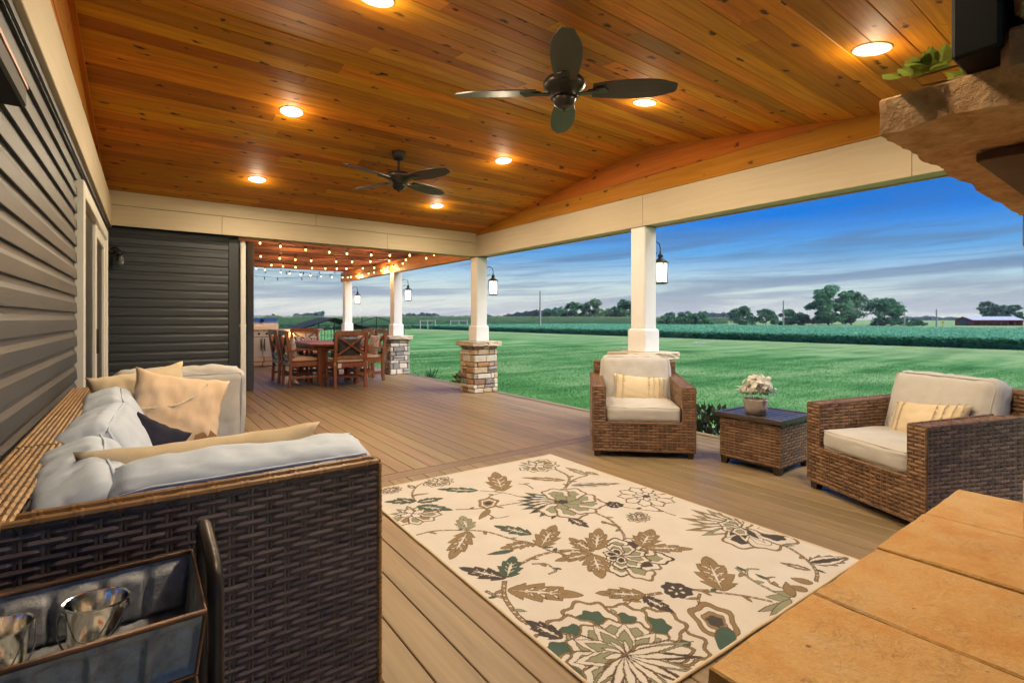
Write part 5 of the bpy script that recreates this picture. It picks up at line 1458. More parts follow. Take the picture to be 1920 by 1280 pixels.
# ================================================================== STRING LIGHTS
def string_light(a, b, sag, n, label, lit=True, jitter=0.0, lamp=0):
    a = Vector(a); b = Vector(b)
    s = thing('string_light', label, 'string light', a, 0, 'strings of bulbs under the pergola')
    def q(t): return a.lerp(b, t) - Vector((0, 0, sag * 4 * t * (1 - t))) - a
    mb = MB(); mb.tube([q(t) for t in np.linspace(0, 1, 25)], .004, 5); mb.build('wire', M_black, s)
    bmesh_ = None; sock = None
    for k in range(n):
        p = q((k + .5 + random.uniform(-.22, .22)) / n)
        if bmesh_ is None:
            m1 = MB(); m1.lathe([(.009, -.002), (.0125, -.012), (.0125, -.036), (.010, -.040)], n=10); sock = m1.build('socket', M_black, s, smooth=True, loc=p).data
            m2 = MB(); m2.lathe([(.009, -.040), (.011, -.046), (.0145, -.056), (.013, -.068), (.006, -.076), (.002, -.078)], n=12); bmesh_ = m2.build('bulb', M_bulb if lit else M_bulboff, s, smooth=True, loc=p).data
        else:
            link_mesh('socket', sock, s, p); link_mesh('bulb', bmesh_, s, p)
        if lamp and k % lamp == lamp // 2:
            L = bpy.data.lights.new('bulb_lamp', 'POINT'); L.energy = 9.0; L.color = (1, .55, .22); L.shadow_soft_size = .03
            lo = bpy.data.objects.new('bulb_lamp', L); COL.objects.link(lo); lo.parent = s; lo.location = p + Vector((0, 0, -.07))
string_light((1.45, 9.0, 2.50), (4.46, 7.5, 2.40), .12, 10, 'nearest sagging string of lit bulbs just behind the cream beam', lamp=3)
string_light((1.60, 10.2, 2.42), (4.46, 8.6, 2.42), .10, 10, 'second lit bulb string sagging under the pergola rafters', lamp=4)
string_light((1.75, 11.4, 2.40), (4.46, 10.4, 2.40), .08, 11, 'third lit bulb string, ending at the middle column', lamp=4)
string_light((1.95, 12.6, 2.42), (4.44, 13.4, 2.36), .05, 9, 'farthest lit bulb string, ending at the corner of the pergola', lamp=4)
string_light((4.40, 13.5, 2.36), (4.40, 9.6, 2.42), .05, 10, 'lit bulb string running along the orange pergola beam', lamp=4)
string_light((1.2, 15.2, 2.62), (4.5, 14.1, 2.50), .25, 8, 'unlit drooping bulb string against the sky, lower one', lit=False)
string_light((1.4, 15.6, 2.75), (4.5, 14.0, 2.56), .16, 8, 'unlit bulb string against the sky, upper one', lit=False)

# ================================================================== GALVANISED CART, PAILS
ct = thing('beverage_cart', 'tiered galvanised metal cart with dark tube handle at the lower left', 'cart', (-.13, 1.07, 0))
def tray(z0, z1, name):
    X0, X1, Ya, Yb = -.335, .085, .945, 1.205
    tr = thing(name, parent=ct)
    def rect(i, z): return [(X0 + i, Ya + i, z), (X1 - i, Ya + i, z), (X1 - i, Yb - i, z), (X0 + i, Yb - i, z)]
    mb = MB(); a = rect(.012, z0)
    mb.add(a + [(x, y, z0 + .003) for x, y, _ in a], [(3, 2, 1, 0), (4, 5, 6, 7)]); mb.build('tray_floor', M_galv, tr, world=True)
    # embossed long sides: pressed panels
    for yy, sgn, nm in ((Ya, -1, 'front_wall'), (Yb, 1, 'rear_wall')):
        mb = MB(); n = 6; nx = n * 16; nz = 22; vs = []; fs = []
        for side in (0, 1):
            for i in range(nx + 1):
                for j in range(nz + 1):
                    u = i / nx; v = j / nz
                    ins = .012 * (1 - v)
                    cu = (u * n) % 1.0
                    dx = max(0, min(1, (.5 - abs(cu - .5) - .08) / .04)); top = .80 + .08 * math.sin(math.pi * cu)
                    dz = max(0, min(1, (top - v) / .10)) * max(0, min(1, (v - .06) / .05))
                    emb = .013 * dx * dz
                    vs.append((X0 + ins + (X1 - X0 - 2 * ins) * u, yy - sgn * (ins + emb + side * .0018), z0 + (z1 - z0) * v))
        K = (nx + 1) * (nz + 1)
        for side in (0, 1):
            for i in range(nx):
                for j in range(nz):
                    a = side * K + i * (nz + 1) + j; q = (a, a + nz + 1, a + nz + 2, a + 1)
                    fs.append(q if (side == 0) == (sgn < 0) else q[::-1])
        mb.add(vs, fs); mb.build(nm, M_galv, tr, world=True, smooth=True)
    for xx, sgn in ((X0, -1), (X1, 1)):
        mb = MB(); mb.add([(xx - sgn * .012, Ya + .012, z0), (xx - sgn * .012, Yb - .012, z0), (xx, Yb, z1), (xx, Ya, z1), (xx - sgn * .014, Ya + .012, z0), (xx - sgn * .014, Yb - .012, z0), (xx - sgn * .002, Yb, z1), (xx - sgn * .002, Ya, z1)], [(0, 1, 2, 3), (7, 6, 5, 4)]); mb.build('end_wall', M_galv, tr, world=True)
    mb = MB(); mb.tube(rect(0, z1), .0052, 8, closed=True); mb.tube(rect(.012, z0), .0035, 6, closed=True); 
    for (x, y, _), (x2, y2, _) in zip(rect(0, z1), rect(.012, z0)): mb.tube([(x, y, z1), (x2, y2, z0)], .003, 6)
    mb.build('rolled_rim', M_rustrim, tr, world=True, smooth=True)
tray(.628, .73, 'upper_tray'); tray(.42, .53, 'middle_tray'); tray(.16, .27, 'lower_tray')
for s, xx in ((-1, -.352), (1, .104)):
    mb = MB(); mb.tube([(xx, .985, .06), (xx, .985, .725), (xx, .995, .755), (xx, 1.02, .775), (xx, 1.16, .790), (xx, 1.185, .785), (xx, 1.195, .765), (xx, 1.198, .73), (xx, 1.198, .06)], .0125, 12); mb.build('tube_handle', M_bronze, ct, world=True, smooth=True)
for xx in (-.34, .095):
    for yy in (.985, 1.198):
        mb = MB(); mb.M = Matrix.Translation((xx, yy, .032)) @ Matrix.Rotation(R(90), 4, 'Y'); mb.lathe([(.030, -.010), (.032, -.006), (.032, .006), (.030, .010)], n=18); mb.build('wheel', M_black, ct, world=True, smooth=True)
def pail(x, y, tilt, label):
    p = thing('tin_pail', label, 'pail', (x, y, .6325), 0, 'small tin pails in the cart tray')
    p.rotation_euler = tilt
    mb = MB(); prof = [(.027, 0), (.028, .002), (.0335, .042), (.0345, .043), (.034, .046), (.035, .048), (.0345, .051), (.0425, .096), (.0445, .098), (.0445, .101), (.0415, .100), (.0325, .048), (.027, .004), (.002, .0035)]
    mb.lathe(prof, n=40, cap1=True); autosmooth(mb.build('body', M_tin, p), 60)
    mb = MB(); pts = [(.046 * math.cos(t), -.043 * math.sin(t) - .004, .092 - .055 * math.sin(t)) for t in np.linspace(0, math.pi, 20)]; mb.tube(pts, .0014, 6); mb.build('bail', M_wire, p, smooth=True)
    for s in (-1, 1):
        mb = MB(); mb.cbox((s * .0435, 0, .090), (.004, .012, .014), .001); mb.build('ear', M_tin, p)
pail(-.065, 1.085, (R(-4), R(3), R(-20)), 'small tin pail nearer the cart handle, bail hanging down')
pail(-.172, 1.07, (R(-3), R(-2), R(15)), 'small tin pail at the left edge of the cart tray')
def slip(x, y, w_, h_, rz, label):
    o = thing('paper_slip', label, 'paper slip', (x, y, .6325), R(rz))
    mb = MB(); mb.add([(-w_ / 2, -h_ / 2, .001), (w_ / 2, -h_ / 2, .001), (w_ / 2, h_ / 2, .004), (-w_ / 2, h_ / 2, .004), (-w_ / 2, -h_ / 2, .0005), (w_ / 2, -h_ / 2, .0005), (w_ / 2, h_ / 2, .0035), (-w_ / 2, h_ / 2, .0035)], [(0, 1, 2, 3), (7, 6, 5, 4)]); mb.build('sheet', M_paper, o)
    mb = MB(); mb.box((w_ * .1, 0, .0045), (w_ * .5, h_ * .3, .0006)); mb.build('print', M_redprint, o)
slip(-.035, 1.00, .07, .03, 8, 'small paper slip with red print lying in the cart tray')
slip(-.16, .985, .09, .028, 5, 'plain paper slip under the left pail in the tray')
o = thing('tea_box', 'tiny orange box with white edge in the tray corner', 'box', (.055, 1.045, .632), R(8))
mb = MB(); mb.cbox((0, 0, .018), (.034, .012, .036), .001); mb.build('box_body', M_paper, o)
mb = MB(); mb.box((0, -.0068, .018), (.024, .001, .026)); mb.build('panel', mat('orange_print', (.45, .2, .03), None, 4, .6), o)

# ================================================================== MANTEL ITEMS
tv = thing('television', 'black television above the stone mantel at the upper right', 'television', (1.99, .24, 1.69))
mb = MB(); mb.cbox((0, 0, .42), (1.50, .07, .84), .006); mb.build('housing', M_black, tv)
mb = MB(); mb.box((0, .0365, .42), (1.44, .002, .79)); mb.build('screen', M_screen, tv)
gl = thing('leaf_garland', 'olive leaf branch lying along the edge of the stone mantel', 'garland', (1.33, .30, 1.67))
mb = MB(); stem = [(.10, -.22, .035), (.07, -.15, .03), (.02, -.08, .02), (.0, -.01, .015), (-.01, .04, .018)]; mb.tube(stem, [.006, .006, .005, .004, .0025], 7)
mb.tube([(.02, -.08, .02), (-.03, -.03, .03), (-.035, .05, .03)], .0025, 6); mb.tube([(.05, -.12, .025), (.0, -.15, .06), (-.03, -.17, .085)], .003, 6); mb.build('stem', mat('straw_stem', (.30, .17, .05), (.40, .24, .08), 20, .8), gl, smooth=True)
rr = random.Random(15)
for k in range(44):
    grp = k % 3
    if grp == 0: p = Vector((-.03 + rr.uniform(-.02, .02), rr.uniform(-.01, .07), .025 + rr.uniform(0, .02)))
    elif grp == 1: p = Vector((-.0 + rr.uniform(-.03, .03), -.16 + rr.uniform(-.04, .03), .06 + rr.uniform(-.02, .04)))
    else: p = Vector((.04 + rr.uniform(-.03, .05), rr.uniform(-.18, .05), .03))
    d = Vector((rr.uniform(-1, .3), rr.uniform(-.6, 1), rr.uniform(.0, .7))).normalized(); s = d.cross(Vector((rr.uniform(-.4, .4), rr.uniform(-.4, .4), 1))).normalized(); L = rr.uniform(.034, .056); w_ = L * .30; nn = s.cross(d)
    mb = MB(); pts = [p, p + d * L * .3 - s * w_ * .8, p + d * L * .6 - s * w_ * .9, p + d * L, p + d * L * .6 + s * w_ * .9, p + d * L * .3 + s * w_ * .8]; m1 = p + d * L * .35 + nn * .004; m2 = p + d * L * .65 + nn * .004
    mb.add(pts + [m1, m2], [(0, 6, 1), (1, 6, 7, 2), (2, 7, 3), (3, 7, 4), (4, 7, 6, 5), (5, 6, 0)]); mb.build('leaf', M_euc, gl)
# ================================================================== DINING SET
def dchair(x, y, rz, label):
    c = thing('dining_chair', label, 'chair', (x, y, 0), rz, 'red brown dining chairs round the table')
    # front = +Y local, back at -Y
    hw, t = .265, .05
    for s in (-1, 1):
        mb = MB(); mb.cbox((s * hw, .25, .315), (t, t, .63), .005); mb.build('front_leg', M_teak, c)
        mb = MB(); mb.bar((s * hw, -.25, 0), (s * hw, -.23, .45), t, t, ch=.004); mb.bar((s * hw, -.23, .44), (s * hw, -.31, .98), t, t, ch=.004); mb.build('rear_leg', M_teak, c)
        mb = MB(); mb.bar((s * hw, -.27, .64), (s * hw, .02, .655), .06, .03, ch=.006); mb.bar((s * hw, .01, .655), (s * hw, .29, .64), .065, .03, ch=.006); mb.build('armrest', M_teak, c)
        mb = MB(); mb.box((s * hw, 0, .40), (.03, .46, .075)); mb.box((s * hw, 0, .17), (.03, .46, .04)); mb.build('side_rail', M_teak, c)
    mb = MB(); mb.box((0, .25, .40), (.48, .03, .075)); mb.build('front_rail', M_teak, c)
    mb = MB(); mb.box((0, -.24, .40), (.48, .03, .075)); mb.build('rear_rail', M_teak, c)
    mb = MB(); mb.box((0, -.0, .17), (.50, .03, .035)); mb.build('stretcher', M_teak, c)
    for k in range(5):
        mb = MB(); mb.cbox((0, -.18 + k * .09, .43), (.50, .075, .02), .003); mb.build('seat_slat', M_teak, c)
    mb = MB(); mb.bar((-hw, -.31, .955), (hw, -.31, .955), .03, .085, ch=.005); mb.build('top_rail', M_teak, c)
    mb = MB(); mb.bar((-hw, -.243, .535), (hw, -.243, .535), .03, .06, ch=.004); mb.build('lower_rail', M_teak, c)
    for s in (-1, 1):
        mb = MB(); mb.bar((-hw * s, -.247 - .001 * s, .55), (hw * s, -.303 - .001 * s, .93), .024, .05, up=(0, 1, 0)); mb.build('cross_slat', M_teak, c)
    cushion('seat_pad', .48, .47, .065, M_ochre, c, (0, .0, .475), (0, 0, 0), .008, .003, x + y, r=.025, n=8)
    mb = MB()
    for s in (-1, 1): mb.tube([(s * .24, -.22, .46), (s * .27, -.275, .45), (s * .295, -.27, .43), (s * .28, -.30, .41)], .004, 5)
    mb.build('tie', M_tassel, c)
    return c
def checker_mat(name, ca, cb, sc):
    m, t, b = base_mat(name); tc = t.add('ShaderNodeTexCoord')
    vo = t.add('ShaderNodeTexVoronoi', feature='DISTANCE_TO_EDGE', inp={'Vector': tc.outputs['Object'], 'Scale': sc})
    t.l.new(t.mix(t.ramp(vo.outputs['Distance'], [(.05, 0.), (.09, 1.)]), ca, cb), b.inputs['Base Color']); b.inputs['Roughness'].default_value = .9
    return m
M_lattice = checker_mat('black_white_lattice_cloth', (.05, .05, .06), (.66, .64, .62), 22)
M_marble = mat('pale_print_cloth', (.30, .24, .22), (.62, .56, .52), 22, .9)
def dp(c, m, label, seed, w_=.44, h_=.38, off=0.0):
    M_ = mw(c) @ Matrix.Translation((off, -.165, .68)) @ Matrix.Rotation(R(98), 4, 'X')
    pillow('chair_pillow', w_, h_, .13, m, M_.to_translation(), M_.to_euler(), label, seed=seed, wr=.005, n=16, group='pillows on the dining chairs')
c1 = dchair(2.955, 8.98, 0, 'dining chair with its cross back to the camera, tag hanging from its seat')
mb = MB(); mb.box((-.20, -.285, .40), (.06, .004, .075), 0, (0, .1, 0)); mb.build('hang_tag', M_paper, c1)
c2 = dchair(2.36, 9.66, R(-90), 'near dining chair on the left side of the table')
c3 = dchair(2.33, 10.38, R(-90), 'far dining chair on the left side of the table')
c4 = dchair(3.57, 9.66, R(90), 'near dining chair on the right side of the table')
c5 = dchair(3.57, 10.38, R(90), 'far dining chair on the right side of the table')
c6 = dchair(2.93, 11.40, R(180), 'dining chair at the far end of the table')
dp(c1, M_darkpad, 'charcoal pillow behind the cross back of the front dining chair', 1)
dp(c2, M_marble, 'dark edged pillow on the near left dining chair', 2)
dp(c3, M_marble, 'pale print pillow on the far left dining chair', 7)
dp(c4, M_marble, 'pale printed pillow leaning on the near right dining chair', 3, .46, .42)
dp(c5, M_marble, 'pale pillow on the far right dining chair', 4)
dp(c6, M_lattice, 'black and white lattice pillow on the chair at the far end', 5, .50, .30)
tb = thing('dining_table', 'octagonal red brown wooden dining table under the pergola', 'table', (2.95, 10.05, 0))
hx, hy, cc = .50, .92, .2
oct_ = [(-hx + cc, -hy), (hx - cc, -hy), (hx, -hy + cc), (hx, hy - cc), (hx - cc, hy), (-hx + cc, hy), (-hx, hy - cc), (-hx, -hy + cc)]
def xcut(x):
    ax = abs(x); return hy if ax <= hx - cc else hy - (ax - (hx - cc))
nb_ = 9
for i in range(nb_):
    x0 = -hx + 2 * hx * i / nb_ + .002; x1 = -hx + 2 * hx * (i + 1) / nb_ - .002
    mb = MB(); vs = [(x0, -xcut(x0), .72), (x1, -xcut(x1), .72), (x1, xcut(x1), .72), (x0, xcut(x0), .72)]
    mb.add(vs + [(a, b, .752) for a, b, _ in vs], [(3, 2, 1, 0), (4, 5, 6, 7), (0, 1, 5, 4), (1, 2, 6, 5), (2, 3, 7, 6), (3, 0, 4, 7)]); mb.build('top_plank', M_teak, tb)
mb = MB()
for s in (-1, 1): mb.box((s * (hx - .1), 0, .675), (.03, 2 * hy - .4, .085)); mb.box((0, s * (hy - .18), .675), (2 * hx - .23, .03, .085))
mb.build('apron', M_teak, tb)
for sx in (-1, 1):
    for sy in (-1, 1):
        mb = MB(); mb.cbox((sx * .33, sy * .68, .358), (.085, .085, .716), .006); mb.build('leg', M_teak, tb)
mb = MB(); mb.box((0, 0, .16), (.05, 1.30, .06)); 
for s in (-1, 1): mb.box((0, s * .68, .15), (.58, .04, .06))
mb.build('stretcher', M_teak, tb)
o = thing('teal_jar', 'small round teal glazed jar on the dining table', 'jar', (3.02, 9.75, .753))
mb = MB(); mb.lathe([(.035, 0), (.055, .015), (.065, .045), (.058, .075), (.042, .09), (.046, .10), (.038, .10), (.036, .08)], n=20); mb.build('jar_body', M_teal, o, smooth=True)
mb = MB(); mb.lathe([(.030, .085), (.030, .092)], n=14); mb.build('wax', M_paper, o)

# ================================================================== GRILL ISLAND
gi = thing('grill_island', 'stone clad outdoor kitchen counter behind the dining table', 'counter', (2.75, 14.1, 0))
mb = MB(); mb.box((0, .25, .44), (2.3, .66, .88)); mb.build('core', M_mortar, gi)
mb = MB(); mb.cbox((0, .24, .915), (2.45, .80, .06), .008); mb.build('countertop', M_counter, gi)
rr = random.Random(9); z = .01
while z < .86:
    h = rr.choice([.09, .11, .13]); h = min(h, .875 - z); x = -1.15
    while x < 1.14:
        L = min(rr.uniform(.15, .34), 1.15 - x)
        if not (-.62 < x + L / 2 < .12 and .2 < z < .86):
            me = stone_block(max(L - .01, .03), .06, h - .01, rr.random()); me.materials.append(rr.choice([STONES[0], STONES[3], GSTONES[0], STONES[0]])); link_mesh('stone', me, gi, (x + L / 2, -.085, z + h / 2))
        x += L
    z += h
gr = thing('gas_grill', 'stainless steel grill with domed hood set in the stone counter', 'grill', (2.50, 14.1, 0))
mb = MB(); mb.cbox((0, -.10, .83), (.74, .05, .16), .006); mb.build('control_panel', M_steel, gr)
for s in (-1, 1):
    mb = MB(); mb.cbox((s * .185, -.105, .49), (.36, .03, .50), .005); d_ = mb.build('door', M_steel, gr)
    mb = MB(); mb.tube([(s * .04, -.15, .40), (s * .04, -.155, .56), (s * .04, -.15, .70)], .012, 8); mb.build('handle', M_iron, d_)
for k in range(4):
    mb = MB(); mb.M = Matrix.Translation((-.27 + k * .18, -.13, .83)) @ Matrix.Rotation(R(90), 4, 'X'); mb.lathe([(.028, -.01), (.026, .02), (.02, .025)], n=14); mb.build('knob', M_iron, gr, smooth=True)
mb = MB(); n = 14; prof = [(.36 * math.cos(t), .28 * math.sin(t)) for t in np.linspace(math.pi, 0, n)]
vs = [(-.37, .24 + a, .945 + b) for a, b in prof] + [(.37, .24 + a, .945 + b) for a, b in prof]
mb.add(vs, [(i, i + 1, n + i + 1, n + i) for i in range(n - 1)] + [tuple(range(n - 1, -1, -1)), tuple(range(n, 2 * n))]); hood = mb.build('hood', M_steel, gr); autosmooth(hood, 35)
mb = MB(); mb.tube([(-.30, -.13, 1.06), (-.30, -.17, 1.06), (.30, -.17, 1.06), (.30, -.13, 1.06)], .013, 8); mb.build('handle', M_steel, hood)
mb = MB(); mb.M = Matrix.Translation((0, -.03, 1.16)) @ Matrix.Rotation(R(50), 4, 'X'); mb.lathe([(.05, 0), (.05, .012), (.045, .014)], n=18); mb.build('thermometer', M_iron, hood)
o = thing('counter_lamp', 'small warm light glowing on the stone counter front', 'lamp', (3.17, 13.96, .84))
mb = MB(); mb.cbox((0, .02, 0), (.10, .03, .05), .005); mb.build('lamp_housing', M_iron, o)
mb = MB(); mb.lathe([(.05, -.03), (.06, 0), (.05, .02)], (0, -.025, 0), 14); mb.build('lamp_shade', M_lampshade, o, smooth=True)
Lp = bpy.data.lights.new('counter_lamp_light', 'POINT'); Lp.energy = 4; Lp.color = (1, .65, .3); Lp.shadow_soft_size = .05
lo = bpy.data.objects.new('counter_lamp_light', Lp); COL.objects.link(lo); lo.parent = o; lo.location = (0, -.12, -.02)

# ================================================================== DOG KENNEL on the lawn
def kennel(loc, rz, w_, d_, h_, label, cover=True):
    k = thing('dog_kennel', label, 'kennel', loc, rz, 'black wire kennels on the lawn')
    hw, hd = w_ / 2, d_ / 2
    for x in (-hw, 0, hw):
        for y in (-hd, hd):
            mb = MB(); mb.tube([(x, y, 0), (x, y, h_ if x else h_ + .42)], .022, 8); mb.build('post', M_iron, k)
    for (a, b) in (((-hw, -hd), (0, -hd)), ((0, -hd), (hw, -hd)), ((-hw, hd), (0, hd)), ((0, hd), (hw, hd)), ((-hw, -hd), (-hw, hd)), ((hw, -hd), (hw, hd))):
        mb = MB(); a = Vector((*a, 0)); b = Vector((*b, 0))
        for z in (.06, h_ * .5, h_): mb.tube([a + Vector((0, 0, z)), b + Vector((0, 0, z))], .014, 6)
        n = int((b - a).length / .12)
        for i in range(1, n):
            p = a.lerp(b, i / n); mb.tube([p + Vector((0, 0, .06)), p + Vector((0, 0, h_))], .006, 4)
        mb.build('wire_panel', M_iron, k)
    for s in (-1, 1):
        mb = MB(); cover and mb.add([(0, -hd - .1, h_ + .44), (0, hd + .1, h_ + .44), (s * (hw + .12), hd + .1, h_ + .0), (s * (hw + .12), -hd - .1, h_ + .0), (0, -hd - .1, h_ + .455), (0, hd + .1, h_ + .455), (s * (hw + .12), hd + .1, h_ + .015), (s * (hw + .12), -hd - .1, h_ + .015)],
            [(0, 1, 2, 3), (7, 6, 5, 4), (0, 3, 7, 4), (1, 5, 6, 2), (3, 2, 6, 7)]); cover and mb.build('roof_cover', M_roofc, k)
        mb = MB(); mb.tube([(0, -hd, h_ + .43), (s * hw, -hd, h_)], .018, 6); mb.build('roof_rail', M_iron, k)
M_roofc = mat('black_tarp', (.018, .020, .024), (.03, .032, .036), 5, .85, spec=.15)
def PX(u, d, z=LZ):
    l = (u - 960) / 945 * d; return (l * .8044 + d * .594, -l * .594 + d * .8044, z)
kennel(PX(612, 21), R(0), 2.6, 2.2, 1.15, 'black gabled kennel with solid cover behind the dining table')
kennel(PX(692, 23), R(0), 2.6, 1.8, 1.22, 'black wire kennel between the two far columns', False)

# ================================================================== PLANTS by the deck
def leafy(root, name, m, n, c, rad, size, seed, up=.3):
    rr = random.Random(seed); mb = MB()
    for k in range(n):
        th = rr.uniform(0, 6.28); ph = rr.uniform(0, 1) ** .6; el = rr.uniform(-.1, 1.35)
        d = Vector((math.cos(th) * math.cos(el), math.sin(th) * math.cos(el), math.sin(el)))
        p = Vector(c) + Vector((d.x * rad[0], d.y * rad[1], d.z * rad[2])) * rr.uniform(.55, 1.0)
        dd = (d + Vector((rr.uniform(-.7, .7), rr.uniform(-.7, .7), rr.uniform(-.2, .8)))).normalized(); s = dd.cross(Vector((rr.uniform(-1, 1), rr.uniform(-1, 1), .6))).normalized(); L = size * rr.uniform(.6, 1.3); w_ = L * .3
        nn = dd.cross(s)
        mb.add([p, p + dd * L * .5 - s * w_, p + dd * L * .5 + nn * w_ * .3, p + dd * L * .5 + s * w_, p + dd * L], [(0, 2, 1), (0, 3, 2), (1, 2, 4), (2, 3, 4)])
    return mb.build(name, m, root, kind='stuff')
def stems(root, n, c, h, spread, seed):
    rr = random.Random(seed); mb = MB()
    for k in range(n):
        th = rr.uniform(0, 6.28); e = Vector(c) + Vector((math.cos(th) * spread, math.sin(th) * spread, h * rr.uniform(.7, 1)))
        mb.tube([Vector(c), (Vector(c) + e) / 2 + Vector((0, 0, h * .1)), e], [.008, .006, .003], 5)
    mb.build('stem', M_trunk, root)
s = thing('shrub', 'round variegated shrub beside the tan stone pier', 'shrub', (5.05, 8.35, LZ)); stems(s, 9, (0, 0, 0), .4, .15, 1); leafy(s, 'foliage', M_shrub, 500, (0, 0, .16), (.30, .30, .36), .075, 2)
s = thing('spiky_plant', 'dark spiky plant at the grey stone pier', 'plant', (5.0, 9.75, LZ))
rr = random.Random(6)
for k in range(26):
    th = rr.uniform(0, 6.28); el = rr.uniform(.5, 1.45); L = rr.uniform(.45, .85); d = Vector((math.cos(th) * math.cos(el), math.sin(th) * math.cos(el), math.sin(el))); sd = Vector((-math.sin(th), math.cos(th), 0)); p = Vector((rr.uniform(-.05, .05), rr.uniform(-.05, .05), 0))
    mb = MB(); m_ = p + d * L * .5; e = p + d * L - Vector((0, 0, L * .12)); mb.add([p - sd * .012, p + sd * .012, m_ - sd * .02, m_ + sd * .02, e, m_ + Vector((0, 0, .006))], [(0, 1, 5), (0, 5, 2), (1, 3, 5), (2, 5, 4), (5, 3, 4)]); mb.build('leaf', M_burg if k % 2 else M_leafd, s)
s = thing('dark_leaf_plant', 'dark glossy leaved plant between the armchair and the side table', 'plant', (5.05, 3.12, LZ)); stems(s, 8, (0, 0, 0), .4, .15, 4); leafy(s, 'foliage', M_burg, 320, (0, 0, .15), (.30, .42, .42), .10, 5)
s = thing('low_shrub', 'low leafy shrub showing beneath the pale dining chair seats', 'shrub', (5.05, 11.9, LZ)); stems(s, 6, (0, 0, 0), .3, .15, 4); leafy(s, 'foliage', M_shrub, 260, (0, 0, .12), (.28, .28, .34), .07, 15)

# ================================================================== FAR FIELD: trees, poles, barn, posts
def tree(name, u, d, h, w_, label, m, seed, kind='round', n=2600, lsz=.25, base=.0, group='trees along the fields', open_=.0):
    x, y, _ = PX(u, d); t = thing(name, label, 'tree', (x, y, LZ), 0, group)
    rr = random.Random(seed); g = np.random.default_rng(seed); n = int(n * 2.0)
    mb = MB(); th_ = h * (.62 if kind != 'bush' else .4)
    mb.tube([(0, 0, 0), (rr.uniform(-.1, .1), 0, th_ * .4), (rr.uniform(-.3, .3), rr.uniform(-.2, .2), th_)], [h * .022, h * .016, h * .006], 7)
    cl = []
    nl = 9 if kind != 'bush' else 6
    k = 0
    while len(cl) < (38 if kind != 'bush' else 30):
        k += 1
        a = rr.uniform(0, 6.28); r = rr.uniform(0, 1) ** .5; zz = rr.uniform(0, 1)
        if kind == 'umbrella': zc = .55 + .37 * zz; env = 1 - .55 * abs(zz - .25)
        elif kind == 'bush': zc = .08 + .78 * zz; env = math.sqrt(max(.05, 1 - zz ** 2))
        else: zc = .10 + .84 * zz; env = (math.sin(math.pi * (zz * .80 + .17))) ** .6
        cf = .56 if kind == 'bush' else .44; cl.append(Vector((math.cos(a) * r * env * w_ * cf, math.sin(a) * r * env * w_ * cf, zc * h)))
    for i in range(nl):
        c = cl[i]; s_ = rr.uniform(.25, .5) * th_ if kind != 'umbrella' else .3 * th_; mb.tube([(0, 0, s_), (c.x * .5, c.y * .5, s_ + (c.z - s_) * .6), (c.x, c.y, c.z)], [h * .011, h * .007, h * .003], 5)
    mb.build('trunk', M_trunk, t)
    C = np.array([tuple(c) for c in cl]); idx = g.integers(0, len(cl), n)
    rad = h * (.10 if kind == 'round' else .165) * g.uniform(.7, 1.35, len(cl))
    dv = g.normal(0, 1, (n, 3)); dv /= np.linalg.norm(dv, axis=1)[:, None]; dv *= (g.random(n) ** .45)[:, None] * rad[idx][:, None] * np.array([1.35, 1.35, .85])
    P_ = C[idx] + dv
    V, F = leafquads(P_[:, 0], P_[:, 1], np.maximum(P_[:, 2], .1), np.full(n, lsz), 1.1)
    o = np_mesh('crown', V, F, m, kind='stuff', parent=t)
    return t
D1 = 125
def hpx(v, d): return (598 - v) / 945 * d + 1.55
tree('maple_tree', 1553, D1, hpx(533, D1), 11.5, 'tallest broad open crowned tree on the horizon', M_leafm, 1, n=4800, lsz=.27)
tree('maple_tree', 1596, D1 + 6, hpx(541, D1), 9.5, 'tall loose tree just right of the tallest one', M_leafm, 2, n=3200, lsz=.27)
tree('spreading_tree', 1655, D1 - 5, hpx(563, D1), 9.5, 'flat topped spreading tree right of the tallest tree', M_leafd, 3, 'umbrella', n=2400)
tree('round_tree', 1672, D1 - 12, hpx(579, D1 - 12), 6.4, 'dark round tree below the spreading crown', M_leafd, 4, 'bush', n=1800)
tree('round_tree', 1392, D1 + 5, hpx(571, D1), 5.6, 'round tree at the left end of the right hand hedgerow', M_leafd, 5, 'bush', n=1700)
tree('hedgerow_tree', 1436, D1 + 5, hpx(577, D1), 6.0, 'hedgerow tree left of the middle pole', M_leafd, 6, 'bush', n=1700)
tree('hedgerow_tree', 1478, D1 + 6, hpx(578, D1), 6.5, 'hedgerow tree just behind the middle pole', M_leafd, 7, 'bush', n=1700)
tree('hedgerow_tree', 1502, D1 + 3, hpx(584, D1), 5.0, 'low hedgerow tree left of the tallest tree', M_leafd, 8, 'bush', n=1400)
tree('far_bush', 1715, D1 - 10, hpx(597, D1), 4.2, 'lone low bush left of the yellow sign', M_leafd, 9, 'bush', n=900)
tree('barn_tree', 1858, D1 + 45, hpx(563, D1 + 45), 9.0, 'round tree standing behind the red barn', M_leafm, 10, n=2200, lsz=.42)
tree('edge_tree', 1905, D1 + 30, hpx(572, D1 + 30), 7.0, 'tree right of the barn, cut by the fireplace stone', M_leafm, 11, n=1600, lsz=.4)
tree('hedgerow_tree', 1256, D1 + 10, hpx(585, D1 + 10), 5.6, 'low tree just right of the near column lantern', M_leafd, 12, 'bush', n=1500)
tree('hedgerow_tree', 1285, D1 + 10, hpx(582, D1 + 10), 6.2, 'middle low tree of the hedgerow right of the near column', M_leafd, 13, 'bush', n=1500)
tree('hedgerow_tree', 1314, D1 + 10, hpx(582, D1 + 10), 5.0, 'right hand low tree of the hedgerow right of the near column', M_leafd, 14, 'bush', n=1500)
D2 = 150
